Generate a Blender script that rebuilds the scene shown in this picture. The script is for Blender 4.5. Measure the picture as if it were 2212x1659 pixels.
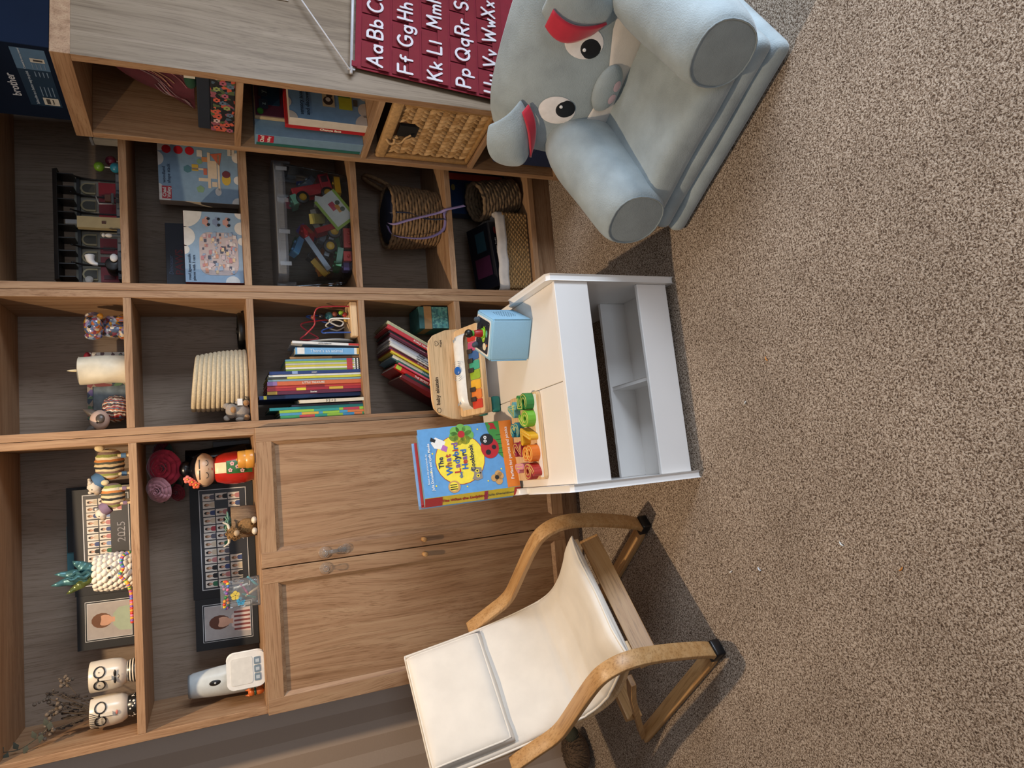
import bpy, bmesh, math, random
from mathutils import Vector, Matrix, Euler
for o in list(bpy.data.objects): bpy.data.objects.remove(o)
scene = bpy.context.scene
COL = scene.collection
R = math.radians
PI = math.pi
rnd = random.Random(7)

# ---------------- camera (photo was taken upright and stored turned by 90 degrees) ----------------
def camera():
    yaw, pitch, roll = R(-5.313), R(24.0137), R(-2.4863)
    r = Vector((math.cos(yaw), math.sin(yaw), 0)); f = Vector((-math.sin(yaw), math.cos(yaw), 0)); u = Vector((0, 0, 1))
    f2 = f*math.cos(pitch) - u*math.sin(pitch); u2 = u*math.cos(pitch) + f*math.sin(pitch)
    r3 = r*math.cos(roll) + u2*math.sin(roll); u3 = u2*math.cos(roll) - r*math.sin(roll)
    X, Y, Z = -u3, r3, -f2
    m = Matrix(((X.x, Y.x, Z.x, 0.7009), (X.y, Y.y, Z.y, -2.0816), (X.z, Y.z, Z.z, 1.1537), (0, 0, 0, 1)))
    cd = bpy.data.cameras.new('camera'); cd.sensor_width = 36; cd.lens = 36*1452.4/2212; cd.clip_start = 0.02
    co = bpy.data.objects.new('camera', cd); co.matrix_world = m; COL.objects.link(co); scene.camera = co
camera()

# ---------------- world, daylight, lamp, exposure ----------------
w = bpy.data.worlds.new('world'); scene.world = w; w.use_nodes = True
bg = w.node_tree.nodes['Background']; bg.inputs[0].default_value = (0.62, 0.75, 1.0, 1); bg.inputs[1].default_value = 0.35
def area_light(name, loc, target, sx, sy, col, power):
    l = bpy.data.lights.new(name, 'AREA'); l.shape = 'RECTANGLE'; l.size = sx; l.size_y = sy; l.energy = power; l.color = col
    o = bpy.data.objects.new(name, l); o.location = loc
    o.rotation_euler = (Vector(target)-Vector(loc)).to_track_quat('-Z', 'Z').to_euler(); COL.objects.link(o)
area_light('window_daylight', (2.86, -2.0, 0.74), (0.0, -2.0, 0.62), 1.6, 0.95, (0.74, 0.85, 1.0), 74)
area_light('front_fill_light', (0.9, -4.62, 1.35), (0.9, 0.0, 1.0), 2.2, 1.2, (0.76, 0.86, 1.0), 19)  # unseen fill light added behind the camera to cool and lift the shelves
l = bpy.data.lights.new('ceiling_downlight', 'SPOT'); l.energy = 72; l.color = (1.0, 0.755, 0.50); l.shadow_soft_size = 0.018; l.spot_size = R(158); l.spot_blend = 1.0
lo = bpy.data.objects.new('ceiling_downlight', l); lo.location = (0.47, -0.59, 2.10); COL.objects.link(lo)
scene.view_settings.view_transform = 'Standard'; scene.view_settings.look = 'None'
scene.view_settings.exposure = 0.20; scene.view_settings.gamma = 1.0; scene.view_settings.use_curve_mapping = False

# ---------------- materials ----------------
def lin(h):
    if not isinstance(h, str): return tuple(h)
    h = h.lstrip('#'); o = []
    for i in (0, 2, 4):
        c = int(h[i:i+2], 16)/255; o.append(c/12.92 if c <= .04045 else ((c+.055)/1.055)**2.4)
    return tuple(o)
MATS = {}
def new_mat(key):
    m = bpy.data.materials.new(key); m.use_nodes = True
    nt = m.node_tree; return m, nt, nt.nodes['Principled BSDF']
def link(nt, a, b): nt.links.new(a, b)
def M(col, rough=.55, metal=0, var=.06, vs=60, bump=0, bs=300, trans=0, alpha=1, coat=0, sheen=0, spec=.5):
    """plain coloured procedural material with a little noise variation and optional fine relief"""
    key = ('m', col, rough, metal, var, vs, bump, bs, trans, alpha, coat, sheen, spec)
    if key in MATS: return MATS[key]
    m, nt, b = new_mat('material'); c = lin(col)
    N = nt.nodes
    tc = N.new('ShaderNodeTexCoord')
    no = N.new('ShaderNodeTexNoise'); no.inputs['Scale'].default_value = vs; no.inputs['Detail'].default_value = 3
    link(nt, tc.outputs['Object'], no.inputs['Vector'])
    rp = N.new('ShaderNodeValToRGB'); e = rp.color_ramp.elements
    e[0].position = .3; e[1].position = .7
    e[0].color = (*[x*(1-var) for x in c], 1); e[1].color = (*[min(1, x*(1+var)) for x in c], 1)
    link(nt, no.outputs[0], rp.inputs[0]); link(nt, rp.outputs[0], b.inputs['Base Color'])
    b.inputs['Roughness'].default_value = rough; b.inputs['Metallic'].default_value = metal
    b.inputs['Specular IOR Level'].default_value = spec
    if trans: b.inputs['Transmission Weight'].default_value = trans
    if alpha < 1: b.inputs['Alpha'].default_value = alpha
    if coat: b.inputs['Coat Weight'].default_value = coat; b.inputs['Coat Roughness'].default_value = .1
    if sheen: b.inputs['Sheen Weight'].default_value = sheen; b.inputs['Sheen Roughness'].default_value = .4
    if bump:
        n2 = N.new('ShaderNodeTexNoise'); n2.inputs['Scale'].default_value = bs; n2.inputs['Detail'].default_value = 4
        link(nt, tc.outputs['Object'], n2.inputs['Vector'])
        bp = N.new('ShaderNodeBump'); bp.inputs['Strength'].default_value = bump; bp.inputs['Distance'].default_value = .002
        link(nt, n2.outputs[0], bp.inputs['Height']); link(nt, bp.outputs[0], b.inputs['Normal'])
    MATS[key] = m; return m

def wood(axis, light='#ab8b6a', dark='#856243', mid='#9c795a', rough=.5, scale=1.0, key='oak'):
    k = (key, axis)
    if k in MATS: return MATS[k]
    m, nt, b = new_mat(key); N = nt.nodes
    tc = N.new('ShaderNodeTexCoord'); oi = N.new('ShaderNodeObjectInfo')
    mul = N.new('ShaderNodeVectorMath'); mul.operation = 'SCALE'; mul.inputs[0].default_value = (7.3, 3.1, 5.7)
    link(nt, oi.outputs['Random'], mul.inputs['Scale'])
    add = N.new('ShaderNodeVectorMath'); add.operation = 'ADD'
    link(nt, tc.outputs['Object'], add.inputs[0]); link(nt, mul.outputs[0], add.inputs[1])
    # slow wobble so that the grain runs in loose flames
    nw = N.new('ShaderNodeTexNoise'); nw.inputs['Scale'].default_value = 3.2*scale; nw.inputs['Detail'].default_value = 2
    mw = N.new('ShaderNodeMapping'); sc = [1, 1, 1]; sc['xyz'.index(axis)] = .28; mw.inputs['Scale'].default_value = sc
    link(nt, add.outputs[0], mw.inputs[0]); link(nt, mw.outputs[0], nw.inputs['Vector'])
    s2 = N.new('ShaderNodeVectorMath'); s2.operation = 'SCALE'; s2.inputs['Scale'].default_value = .16
    link(nt, nw.outputs['Color'], s2.inputs[0])
    a2 = N.new('ShaderNodeVectorMath'); a2.operation = 'ADD'; link(nt, add.outputs[0], a2.inputs[0]); link(nt, s2.outputs[0], a2.inputs[1])
    def stretched(al, ac, detail):
        mp = N.new('ShaderNodeMapping'); s = [ac*scale]*3; s['xyz'.index(axis)] = al*scale; mp.inputs['Scale'].default_value = s
        n = N.new('ShaderNodeTexNoise'); n.inputs['Scale'].default_value = 1; n.inputs['Detail'].default_value = detail; n.inputs['Roughness'].default_value = .6
        link(nt, a2.outputs[0], mp.inputs[0]); link(nt, mp.outputs[0], n.inputs['Vector']); return n
    n1 = stretched(1.1, 58, 5); n3 = stretched(9, 330, 3)
    rp = N.new('ShaderNodeValToRGB'); e = rp.color_ramp.elements
    e[0].position = .28; e[0].color = (*lin(dark), 1); e[1].position = .72; e[1].color = (*lin(light), 1)
    em = e.new(.46); em.color = (*lin(mid), 1)
    link(nt, n1.outputs[0], rp.inputs[0])
    r2 = N.new('ShaderNodeValToRGB'); e = r2.color_ramp.elements; e[0].position = .36; e[0].color = (.58, .51, .44, 1); e[1].position = .5; e[1].color = (1, 1, 1, 1)
    link(nt, n3.outputs[0], r2.inputs[0])
    mx = N.new('ShaderNodeMix'); mx.data_type = 'RGBA'; mx.blend_type = 'MULTIPLY'; mx.inputs[0].default_value = .62
    link(nt, rp.outputs[0], mx.inputs[6]); link(nt, r2.outputs[0], mx.inputs[7]); link(nt, mx.outputs[2], b.inputs['Base Color'])
    b.inputs['Roughness'].default_value = rough; b.inputs['Specular IOR Level'].default_value = .35
    bp = N.new('ShaderNodeBump'); bp.inputs['Strength'].default_value = .12; bp.inputs['Distance'].default_value = .001
    link(nt, n3.outputs[0], bp.inputs['Height']); link(nt, bp.outputs[0], b.inputs['Normal'])
    MATS[k] = m; return m
OAKX, OAKY, OAKZ = wood('x'), wood('y'), wood('z')
PALX = wood('x', '#c59e6e', '#a97c4a', '#b78c5a', .38, .7, 'beech'); PALY = wood('y', '#c59e6e', '#a97c4a', '#b78c5a', .38, .7, 'beech')
PLY = wood('x', '#e2c297', '#d6b080', '#dcb98c', .45, .8, 'birch')

def stripes_mat(key, cols, axis, period, rough=.6, noise=.0, nscale=20, bump=0, hard=True):
    """colour bands along one object axis"""
    if key in MATS: return MATS[key]
    m, nt, b = new_mat(key); N = nt.nodes
    tc = N.new('ShaderNodeTexCoord'); sx = N.new('ShaderNodeSeparateXYZ')
    src = tc.outputs['Object']
    if noise:
        n = N.new('ShaderNodeTexNoise'); n.inputs['Scale'].default_value = nscale; link(nt, src, n.inputs['Vector'])
        s = N.new('ShaderNodeVectorMath'); s.operation = 'SCALE'; s.inputs['Scale'].default_value = noise; link(nt, n.outputs['Color'], s.inputs[0])
        a = N.new('ShaderNodeVectorMath'); a.operation = 'ADD'; link(nt, src, a.inputs[0]); link(nt, s.outputs[0], a.inputs[1]); src = a.outputs[0]
    link(nt, src, sx.inputs[0])
    d = N.new('ShaderNodeMath'); d.operation = 'DIVIDE'; d.inputs[1].default_value = period; link(nt, sx.outputs['XYZ'.index(axis.upper())], d.inputs[0])
    fr = N.new('ShaderNodeMath'); fr.operation = 'FRACT'; link(nt, d.outputs[0], fr.inputs[0])
    rp = N.new('ShaderNodeValToRGB'); cr = rp.color_ramp; cr.interpolation = 'CONSTANT' if hard else 'LINEAR'
    n = len(cols)
    cr.elements[0].position = 0; cr.elements[0].color = (*lin(cols[0]), 1); cr.elements[1].position = 1-1/n; cr.elements[1].color = (*lin(cols[-1]), 1)
    for i in range(1, n-1): el = cr.elements.new(i/n); el.color = (*lin(cols[i]), 1)
    link(nt, fr.outputs[0], rp.inputs[0]); link(nt, rp.outputs[0], b.inputs['Base Color']); b.inputs['Roughness'].default_value = rough
    if bump:
        n2 = N.new('ShaderNodeTexNoise'); n2.inputs['Scale'].default_value = 180; link(nt, tc.outputs['Object'], n2.inputs['Vector'])
        bp = N.new('ShaderNodeBump'); bp.inputs['Strength'].default_value = bump; bp.inputs['Distance'].default_value = .002
        link(nt, n2.outputs[0], bp.inputs['Height']); link(nt, bp.outputs[0], b.inputs['Normal'])
    MATS[key] = m; return m

def patchy_mat(key, cols, scale, rough=.5, coat=0):
    """random cells of several colours"""
    if key in MATS: return MATS[key]
    m, nt, b = new_mat(key); N = nt.nodes
    tc = N.new('ShaderNodeTexCoord'); v = N.new('ShaderNodeTexVoronoi'); v.inputs['Scale'].default_value = scale
    link(nt, tc.outputs['Object'], v.inputs['Vector']); sp = N.new('ShaderNodeSeparateColor'); link(nt, v.outputs['Color'], sp.inputs[0])
    rp = N.new('ShaderNodeValToRGB'); cr = rp.color_ramp; cr.interpolation = 'CONSTANT'; n = len(cols)
    cr.elements[0].position = 0; cr.elements[0].color = (*lin(cols[0]), 1); cr.elements[1].position = 1-1/n; cr.elements[1].color = (*lin(cols[-1]), 1)
    for i in range(1, n-1): el = cr.elements.new(i/n); el.color = (*lin(cols[i]), 1)
    link(nt, sp.outputs[0], rp.inputs[0]); link(nt, rp.outputs[0], b.inputs['Base Color']); b.inputs['Roughness'].default_value = rough
    if coat: b.inputs['Coat Weight'].default_value = coat
    MATS[key] = m; return m

def glass_mat(col='#ffffff', rough=.08, key='clear plastic', ior=1.2, op=.0):
    if key in MATS: return MATS[key]
    m, nt, b = new_mat(key); N = nt.nodes
    out = N['Material Output']; tr = N.new('ShaderNodeBsdfTransparent'); tr.inputs[0].default_value = (*lin(col), 1)
    gl = N.new('ShaderNodeBsdfGlossy'); gl.inputs['Roughness'].default_value = rough
    df = N.new('ShaderNodeBsdfDiffuse'); df.inputs[0].default_value = (.8, .83, .88, 1)
    lw = N.new('ShaderNodeLayerWeight'); lw.inputs[0].default_value = .25
    m1 = N.new('ShaderNodeMixShader'); link(nt, lw.outputs['Fresnel'], m1.inputs[0]); link(nt, tr.outputs[0], m1.inputs[1]); link(nt, gl.outputs[0], m1.inputs[2])
    m2 = N.new('ShaderNodeMixShader'); m2.inputs[0].default_value = op; link(nt, m1.outputs[0], m2.inputs[1]); link(nt, df.outputs[0], m2.inputs[2])
    link(nt, m2.outputs[0], out.inputs['Surface']); N.remove(b)
    MATS[key] = m; return m

# ---------------- mesh builder ----------------
class MB:
    def __init__(s, m=None): s.v = []; s.f = []; s.sm = []; s.mi = []; s.m = m or Matrix(); s.cur = 0
    def add(s, vs, fs, smooth=False):
        n = len(s.v); s.v += [tuple(s.m @ Vector(p)) for p in vs]
        for f in fs: s.f.append([i+n for i in f]); s.sm.append(smooth); s.mi.append(s.cur)
        return s
    def mat(s, i): s.cur = i; return s
    def at(s, m): s.m = m; return s
    def box(s, x0, x1, y0, y1, z0, z1):
        return s.add([(x0,y0,z0),(x1,y0,z0),(x1,y1,z0),(x0,y1,z0),(x0,y0,z1),(x1,y0,z1),(x1,y1,z1),(x0,y1,z1)],
              [(3,2,1,0),(4,5,6,7),(0,1,5,4),(1,2,6,5),(2,3,7,6),(3,0,4,7)])
    def bm(s, b, smooth=False):
        b.verts.ensure_lookup_table(); b.verts.index_update()
        s.add([v.co[:] for v in b.verts], [[v.index for v in f.verts] for f in b.faces], smooth); b.free(); return s
    def rbox(s, x0, x1, y0, y1, z0, z1, r, seg=2, smooth=True):
        b = bmesh.new(); bmesh.ops.create_cube(b, size=1)
        for v in b.verts: v.co = ((x0+x1)/2+v.co.x*(x1-x0), (y0+y1)/2+v.co.y*(y1-y0), (z0+z1)/2+v.co.z*(z1-z0))
        bmesh.ops.bevel(b, geom=list(b.edges), offset=r, segments=seg, profile=.5, affect='EDGES')
        return s.bm(b, smooth)
    def lathe(s, prof, n=28, c=(0,0,0), axis='z', smooth=True, a0=0, a1=2*PI):
        full = abs(a1-a0-2*PI) < 1e-6; k = n if full else n+1
        vs = []; fs = []
        for (r, z) in prof:
            for i in range(k):
                a = a0+(a1-a0)*i/n; x, y = r*math.cos(a), r*math.sin(a)
                p = (x, y, z) if axis == 'z' else ((z, x, y) if axis == 'x' else (x, z, -y))
                vs.append((p[0]+c[0], p[1]+c[1], p[2]+c[2]))
        for j in range(len(prof)-1):
            for i in range(n):
                i2 = (i+1) % k
                fs.append((j*k+i, j*k+i2, (j+1)*k+i2, (j+1)*k+i))
        s.add(vs, fs, smooth)
        return s
    def cyl(s, r, z0, z1, n=20, c=(0,0,0), axis='z', r2=None, bev=0):
        r2 = r if r2 is None else r2
        e = 1e-4
        if bev: pr = [(e, z0), (r-bev, z0), (r, z0+bev), (r2, z1-bev), (r2-bev, z1), (e, z1)]
        else: pr = [(e, z0), (r, z0), (r, z0), (r2, z1), (r2, z1), (e, z1)]
        return s.lathe(pr, n, c, axis, smooth=bool(bev) or n > 12)
    def tube(s, pts, r, n=8, closed=False, flat=None):
        P = [Vector(p) for p in pts]; k = len(P); rr = r if isinstance(r, (list, tuple)) else [r]*k
        T = []
        for i in range(k):
            a = P[(i-1) % k] if (closed or i > 0) else P[i]; b = P[(i+1) % k] if (closed or i < k-1) else P[i]
            t = (b-a); T.append(t.normalized() if t.length > 1e-9 else Vector((0,0,1)))
        up = Vector((0,0,1)) if abs(T[0].z) < .9 else Vector((1,0,0))
        N = (up - T[0]*up.dot(T[0])).normalized(); vs = []; fs = []
        for i in range(k):
            N = (N - T[i]*N.dot(T[i])); N = N.normalized() if N.length > 1e-6 else T[i].orthogonal().normalized()
            B = T[i].cross(N)
            for j in range(n):
                a = 2*PI*j/n; vs.append(P[i]+N*(math.cos(a)*rr[i])+B*(math.sin(a)*rr[i]*(flat or 1)))
        for i in range(k if closed else k-1):
            i2 = (i+1) % k
            for j in range(n): fs.append((i*n+j, i*n+(j+1) % n, i2*n+(j+1) % n, i2*n+j))
        if not closed: fs.append(tuple(reversed(range(n)))); fs.append(tuple(range((k-1)*n, k*n)))
        return s.add(vs, fs, True)
    def strip(s, pts, side, wid, thk, smooth=False):
        """flat bar swept along a path; side = unit vector of the bar's width"""
        P = [Vector(p) for p in pts]; S = Vector(side).normalized(); k = len(P); vs = []; fs = []
        for i in range(k):
            a = P[max(i-1, 0)]; b = P[min(i+1, k-1)]; t = (b-a).normalized(); n = t.cross(S).normalized()
            for (cs, cn) in ((-1,-1),(1,-1),(1,1),(-1,1)): vs.append(P[i]+S*(cs*wid/2)+n*(cn*thk/2))
        for i in range(k-1):
            for j in range(4): fs.append((i*4+j, i*4+(j+1) % 4, i*4+4+(j+1) % 4, i*4+4+j))
        fs.append((3,2,1,0)); fs.append(tuple(range((k-1)*4, k*4)))
        return s.add(vs, fs, smooth)
    def ell(s, c, r, n=16, m=10, smooth=True):
        rx, ry, rz = (r, r, r) if not isinstance(r, (tuple, list)) else r
        vs = [(c[0], c[1], c[2]-rz)]; fs = []
        for j in range(1, m):
            t = PI*j/m-PI/2
            for i in range(n):
                a = 2*PI*i/n; vs.append((c[0]+rx*math.cos(t)*math.cos(a), c[1]+ry*math.cos(t)*math.sin(a), c[2]+rz*math.sin(t)))
        vs.append((c[0], c[1], c[2]+rz)); L = len(vs)-1
        for i in range(n):
            fs.append((0, 1+(i+1) % n, 1+i)); fs.append((L, L-n+i, L-n+(i+1) % n))
            for j in range(m-2): a = 1+j*n; fs.append((a+i, a+(i+1) % n, a+n+(i+1) % n, a+n+i))
        return s.add(vs, fs, smooth)
    def prism(s, poly, d0, d1, plane='xz', smooth=False):
        """polygon in a plane, extruded along the third axis"""
        def P(a, b, d): return (a, d, b) if plane == 'xz' else ((a, b, d) if plane == 'xy' else (d, a, b))
        n = len(poly); vs = [P(a, b, d0) for a, b in poly]+[P(a, b, d1) for a, b in poly]
        fs = [tuple(range(n)), tuple(range(2*n-1, n-1, -1))]
        if plane == 'xy': fs = [tuple(reversed(f)) for f in fs]
        for i in range(n): fs.append((i, (i+1) % n, n+(i+1) % n, n+i))
        return s.add(vs, fs, smooth)
    def flat(s, poly, d, plane='xz', flip=False):
        def P(a, b): return (a, d, b) if plane == 'xz' else ((a, b, d) if plane == 'xy' else (d, a, b))
        f = tuple(range(len(poly))); return s.add([P(a, b) for a, b in poly], [tuple(reversed(f)) if flip else f])
    def disc(s, a, b, r, d, plane='xz', n=20, ry=None):
        return s.flat([(a+r*math.cos(2*PI*i/n), b+(ry or r)*math.sin(2*PI*i/n)) for i in range(n)], d, plane)
    def rect(s, a0, a1, b0, b1, d, plane='xz', r=0):
        return s.flat(rrect(a0, a1, b0, b1, r) if r else [(a0,b0),(a1,b0),(a1,b1),(a0,b1)], d, plane)
    def grid(s, fn, nu, nv, smooth=True, wrapu=False):
        vs = [fn(i/nu, j/nv) for j in range(nv+1) for i in range(nu+1)]
        fs = [(j*(nu+1)+i, j*(nu+1)+i+1, (j+1)*(nu+1)+i+1, (j+1)*(nu+1)+i) for j in range(nv) for i in range(nu)]
        return s.add(vs, fs, smooth)
    def build(s, name, mats, parent=None, bevel=0, sub=0, solid=0):
        me = bpy.data.meshes.new(name); me.from_pydata(s.v, [], s.f)
        for m in (mats if isinstance(mats, (list, tuple)) else [mats]): me.materials.append(m)
        for p, sm, mi in zip(me.polygons, s.sm, s.mi): p.use_smooth = sm; p.material_index = mi
        me.update()
        o = bpy.data.objects.new(name, me); COL.objects.link(o)
        if parent: o.parent = parent
        if solid: md = o.modifiers.new('solid', 'SOLIDIFY'); md.thickness = solid; md.offset = 0
        if bevel: md = o.modifiers.new('bevel', 'BEVEL'); md.width = bevel; md.segments = 2; md.limit_method = 'ANGLE'; md.angle_limit = R(50)
        if sub: md = o.modifiers.new('sub', 'SUBSURF'); md.levels = sub; md.render_levels = sub
        return o
def rrect(a0, a1, b0, b1, r, n=4):
    out = []
    for (cx, cy, st) in ((a1-r, b1-r, 0), (a0+r, b1-r, PI/2), (a0+r, b0+r, PI), (a1-r, b0+r, 1.5*PI)):
        for i in range(n+1): t = st+PI/2*i/n; out.append((cx+r*math.cos(t), cy+r*math.sin(t)))
    return out
def spline(pts, n=8, closed=False):
    P = [Vector(p) for p in pts]; k = len(P); out = []
    for i in range(k if closed else k-1):
        p0 = P[(i-1) % k] if closed or i > 0 else P[i]; p1 = P[i]; p2 = P[(i+1) % k]; p3 = P[(i+2) % k] if closed or i < k-2 else p2
        for j in range(n):
            t = j/n; out.append(.5*((2*p1)+(p2-p0)*t+(2*p0-5*p1+4*p2-p3)*t*t+(3*p1-p0-3*p2+p3)*t**3))
    if not closed: out.append(P[-1])
    return out
def tag(o, label, cat, group=None):
    o['label'] = label; o['category'] = cat
    if group: o['group'] = group
    return o
def thing(name, label, cat, loc=(0,0,0), rz=0, group=None, rot=None):
    o = bpy.data.objects.new(name, None); o.empty_display_size = .02; COL.objects.link(o)
    o.location = loc; o.rotation_euler = rot or (0, 0, rz)
    return tag(o, label, cat, group)
def struct(o): o['kind'] = 'structure'; return o
def words(body, size, m, parent, mx, name='lettering', bold=0, align='CENTER', shear=0, ext=.0003, space=1):
    cu = bpy.data.curves.new('t', 'FONT'); cu.body = body; cu.size = size; cu.align_x = align; cu.align_y = 'CENTER'
    cu.offset = bold*size; cu.extrude = ext; cu.shear = shear; cu.resolution_u = 2; cu.space_character = space
    to = bpy.data.objects.new('t', cu); me = bpy.data.meshes.new_from_object(to)
    bpy.data.objects.remove(to); bpy.data.curves.remove(cu)
    me.materials.clear(); me.materials.append(m); me.name = name
    o = bpy.data.objects.new(name, me); COL.objects.link(o); o.parent = parent; o.matrix_local = mx
    return o
# frames for writing: FRONT puts text on a face looking to -y, TOP on a face looking up, RIGHT on a face looking to +x
def FRONT(x, y, z, rot=0): return Matrix.Translation((x, y, z)) @ Matrix.Rotation(PI/2, 4, 'X') @ Matrix.Rotation(rot, 4, 'Z')
def TOP(x, y, z, rot=0): return Matrix.Translation((x, y, z)) @ Matrix.Rotation(rot, 4, 'Z')
def RIGHT(x, y, z, rot=0): return Matrix.Translation((x, y, z)) @ Matrix.Rotation(PI/2, 4, 'Z') @ Matrix.Rotation(PI/2, 4, 'X') @ Matrix.Rotation(rot, 4, 'Z')
def LEFT(x, y, z, rot=0): return Matrix.Translation((x, y, z)) @ Matrix.Rotation(-PI/2, 4, 'Z') @ Matrix.Rotation(PI/2, 4, 'X') @ Matrix.Rotation(rot, 4, 'Z')
def MT(x=0, y=0, z=0, rz=0, rx=0, ry=0): return Matrix.Translation((x, y, z)) @ Euler((rx, ry, rz)).to_matrix().to_4x4()
WHITE = M('#e9e6e0', .45); BLACK = M('#0c0c0e', .5); CREAM = M('#e5d9c0', .6)
# ======================= the room =======================
def carpet():
    m, nt, b = new_mat('carpet'); N = nt.nodes
    tc = N.new('ShaderNodeTexCoord')
    nd = N.new('ShaderNodeTexNoise'); nd.inputs['Scale'].default_value = 150; nd.inputs['Detail'].default_value = 1
    link(nt, tc.outputs['Object'], nd.inputs['Vector'])
    sc = N.new('ShaderNodeVectorMath'); sc.operation = 'SCALE'; sc.inputs['Scale'].default_value = .008; link(nt, nd.outputs['Color'], sc.inputs[0])
    ad = N.new('ShaderNodeVectorMath'); ad.operation = 'ADD'; link(nt, tc.outputs['Object'], ad.inputs[0]); link(nt, sc.outputs[0], ad.inputs[1])
    n1 = N.new('ShaderNodeTexNoise'); n1.inputs['Scale'].default_value = 290; n1.inputs['Detail'].default_value = 2.5; n1.inputs['Roughness'].default_value = .6
    link(nt, ad.outputs[0], n1.inputs['Vector'])
    rp = N.new('ShaderNodeValToRGB'); e = rp.color_ramp.elements
    e[0].position = .37; e[0].color = (*lin('#524338'), 1); e[1].position = .60; e[1].color = (*lin('#c3b3a2'), 1)
    k = e.new(.47); k.color = (*lin('#8d7a68'), 1)
    link(nt, n1.outputs[0], rp.inputs[0])
    n2 = N.new('ShaderNodeTexNoise'); n2.inputs['Scale'].default_value = 5; n2.inputs['Detail'].default_value = 4
    link(nt, tc.outputs['Object'], n2.inputs['Vector'])
    r2 = N.new('ShaderNodeValToRGB'); e = r2.color_ramp.elements; e[0].position = .3; e[0].color = (.8, .79, .78, 1); e[1].position = .7; e[1].color = (1, 1, 1, 1)
    link(nt, n2.outputs[0], r2.inputs[0])
    mx = N.new('ShaderNodeMix'); mx.data_type = 'RGBA'; mx.blend_type = 'MULTIPLY'; mx.inputs[0].default_value = 1
    link(nt, rp.outputs[0], mx.inputs[6]); link(nt, r2.outputs[0], mx.inputs[7]); link(nt, mx.outputs[2], b.inputs['Base Color'])
    b.inputs['Roughness'].default_value = .95; b.inputs['Specular IOR Level'].default_value = .1
    bp = N.new('ShaderNodeBump'); bp.inputs['Strength'].default_value = .8; bp.inputs['Distance'].default_value = .004
    link(nt, n1.outputs[0], bp.inputs['Height']); link(nt, bp.outputs[0], b.inputs['Normal'])
    return m
CARPET = carpet()
X0, X1, Y0, Y1, H = -2.9, 2.9, -4.6, .292, 2.44
WALLP = stripes_mat('striped wallpaper', ['#b09c8b', '#bfad9e'], 'x', .098, .62, .0012, 60, .25)
PAINT = M('#a89d92', .8, bump=.1)
struct(MB().box(X0, X1, Y0, Y1, -.05, 0).build('floor', CARPET))
struct(MB().box(X0, X1, Y1, Y1+.1, 0, H).build('wall_back', WALLP))
struct(MB().box(X0-.1, X0, Y0, Y1, 0, H).build('wall_left', PAINT))
struct(MB().box(X0, -.25, Y0-.1, Y0, 0, H).box(2.05, X1, Y0-.1, Y0, 0, H).box(-.25, 2.05, Y0-.1, Y0, 0, .72).box(-.25, 2.05, Y0-.1, Y0, 1.98, H).build('wall_front', PAINT))
struct(MB().box(-.25, -.20, Y0-.09, Y0-.03, .72, 1.98).box(2.0, 2.05, Y0-.09, Y0-.03, .72, 1.98).box(-.25, 2.05, Y0-.09, Y0-.03, .72, .77).box(-.25, 2.05, Y0-.09, Y0-.03, 1.93, 1.98).build('added_front_window', M('#ece9e4', .4)))  # unseen window frame, made up to go with the added front fill light
struct(MB().box(X0, X1, Y0, Y1, H, H+.1).build('ceiling', M('#c9c3bb', .9)))
wy0, wy1, wz0, wz1 = -2.85, -1.15, .22, 1.26
struct(MB().box(X1, X1+.1, Y0, wy0, 0, H).box(X1, X1+.1, wy1, Y1, 0, H).box(X1, X1+.1, wy0, wy1, 0, wz0).box(X1, X1+.1, wy0, wy1, wz1, H).build('wall_right', PAINT))
wf = struct(MB().box(X1+.02, X1+.08, wy0, wy0+.05, wz0, wz1).box(X1+.02, X1+.08, wy1-.05, wy1, wz0, wz1).box(X1+.02, X1+.08, wy0, wy1, wz0, wz0+.05).box(X1+.02, X1+.08, wy0, wy1, wz1-.05, wz1).box(X1+.03, X1+.07, -1.97, -1.93, wz0, wz1).build('window_1', M('#ece9e4', .4)))
MB().box(X1-.02, X1+.1, wy0-.05, wy1+.05, wz0-.03, wz0).build('window_sill', M('#ece9e4', .4), wf)
# ======================= bookcases =======================
T = .02
def bookcase(label, x0, wid, shelves, doors=False):
    t = thing('bookcase', label, 'bookcase', (x0, 0, 0))
    D, HT = .275, 2.02
    for a in (0.0005, wid-T-.0005): MB().box(a, a+T, 0, D, 0, HT).build('side_panel', OAKZ, t, bevel=.0012)
    MB().box(T, wid-T, D-.012, D-.004, .06, HT-.01).build('back_panel', wood('z', '#8f7e6e', '#7f6e5d', '#887766', .6, 1, 'oak_back'), t)
    MB().box(T, wid-T, .025, .04, 0, .079).build('plinth', OAKX, t)
    for z in shelves: MB().box(T+.0006, wid-T-.0006, .0 if not (doors and .2 < z < .9) else .03, D-.012, z, z+T).build('shelf', OAKX, t, bevel=.0012)
    MB().box(T+.0006, wid-T-.0006, 0, D-.012, HT-T, HT).build('top_panel', OAKX, t, bevel=.0012)
    return t
A = bookcase('wide oak bookcase with two panelled doors below', 0, .80, [.079, .39, .707, 1.031, 1.347, 1.665], True)
B = bookcase('narrow oak bookcase full of books beside the panelled doors', .80, .40, [.079, .390, .707, 1.034, 1.349, 1.665])
C = bookcase('open oak bookcase holding the clear toy tub', 1.20, .80, [.079, .392, .707, 1.034, 1.349, 1.665])
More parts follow.
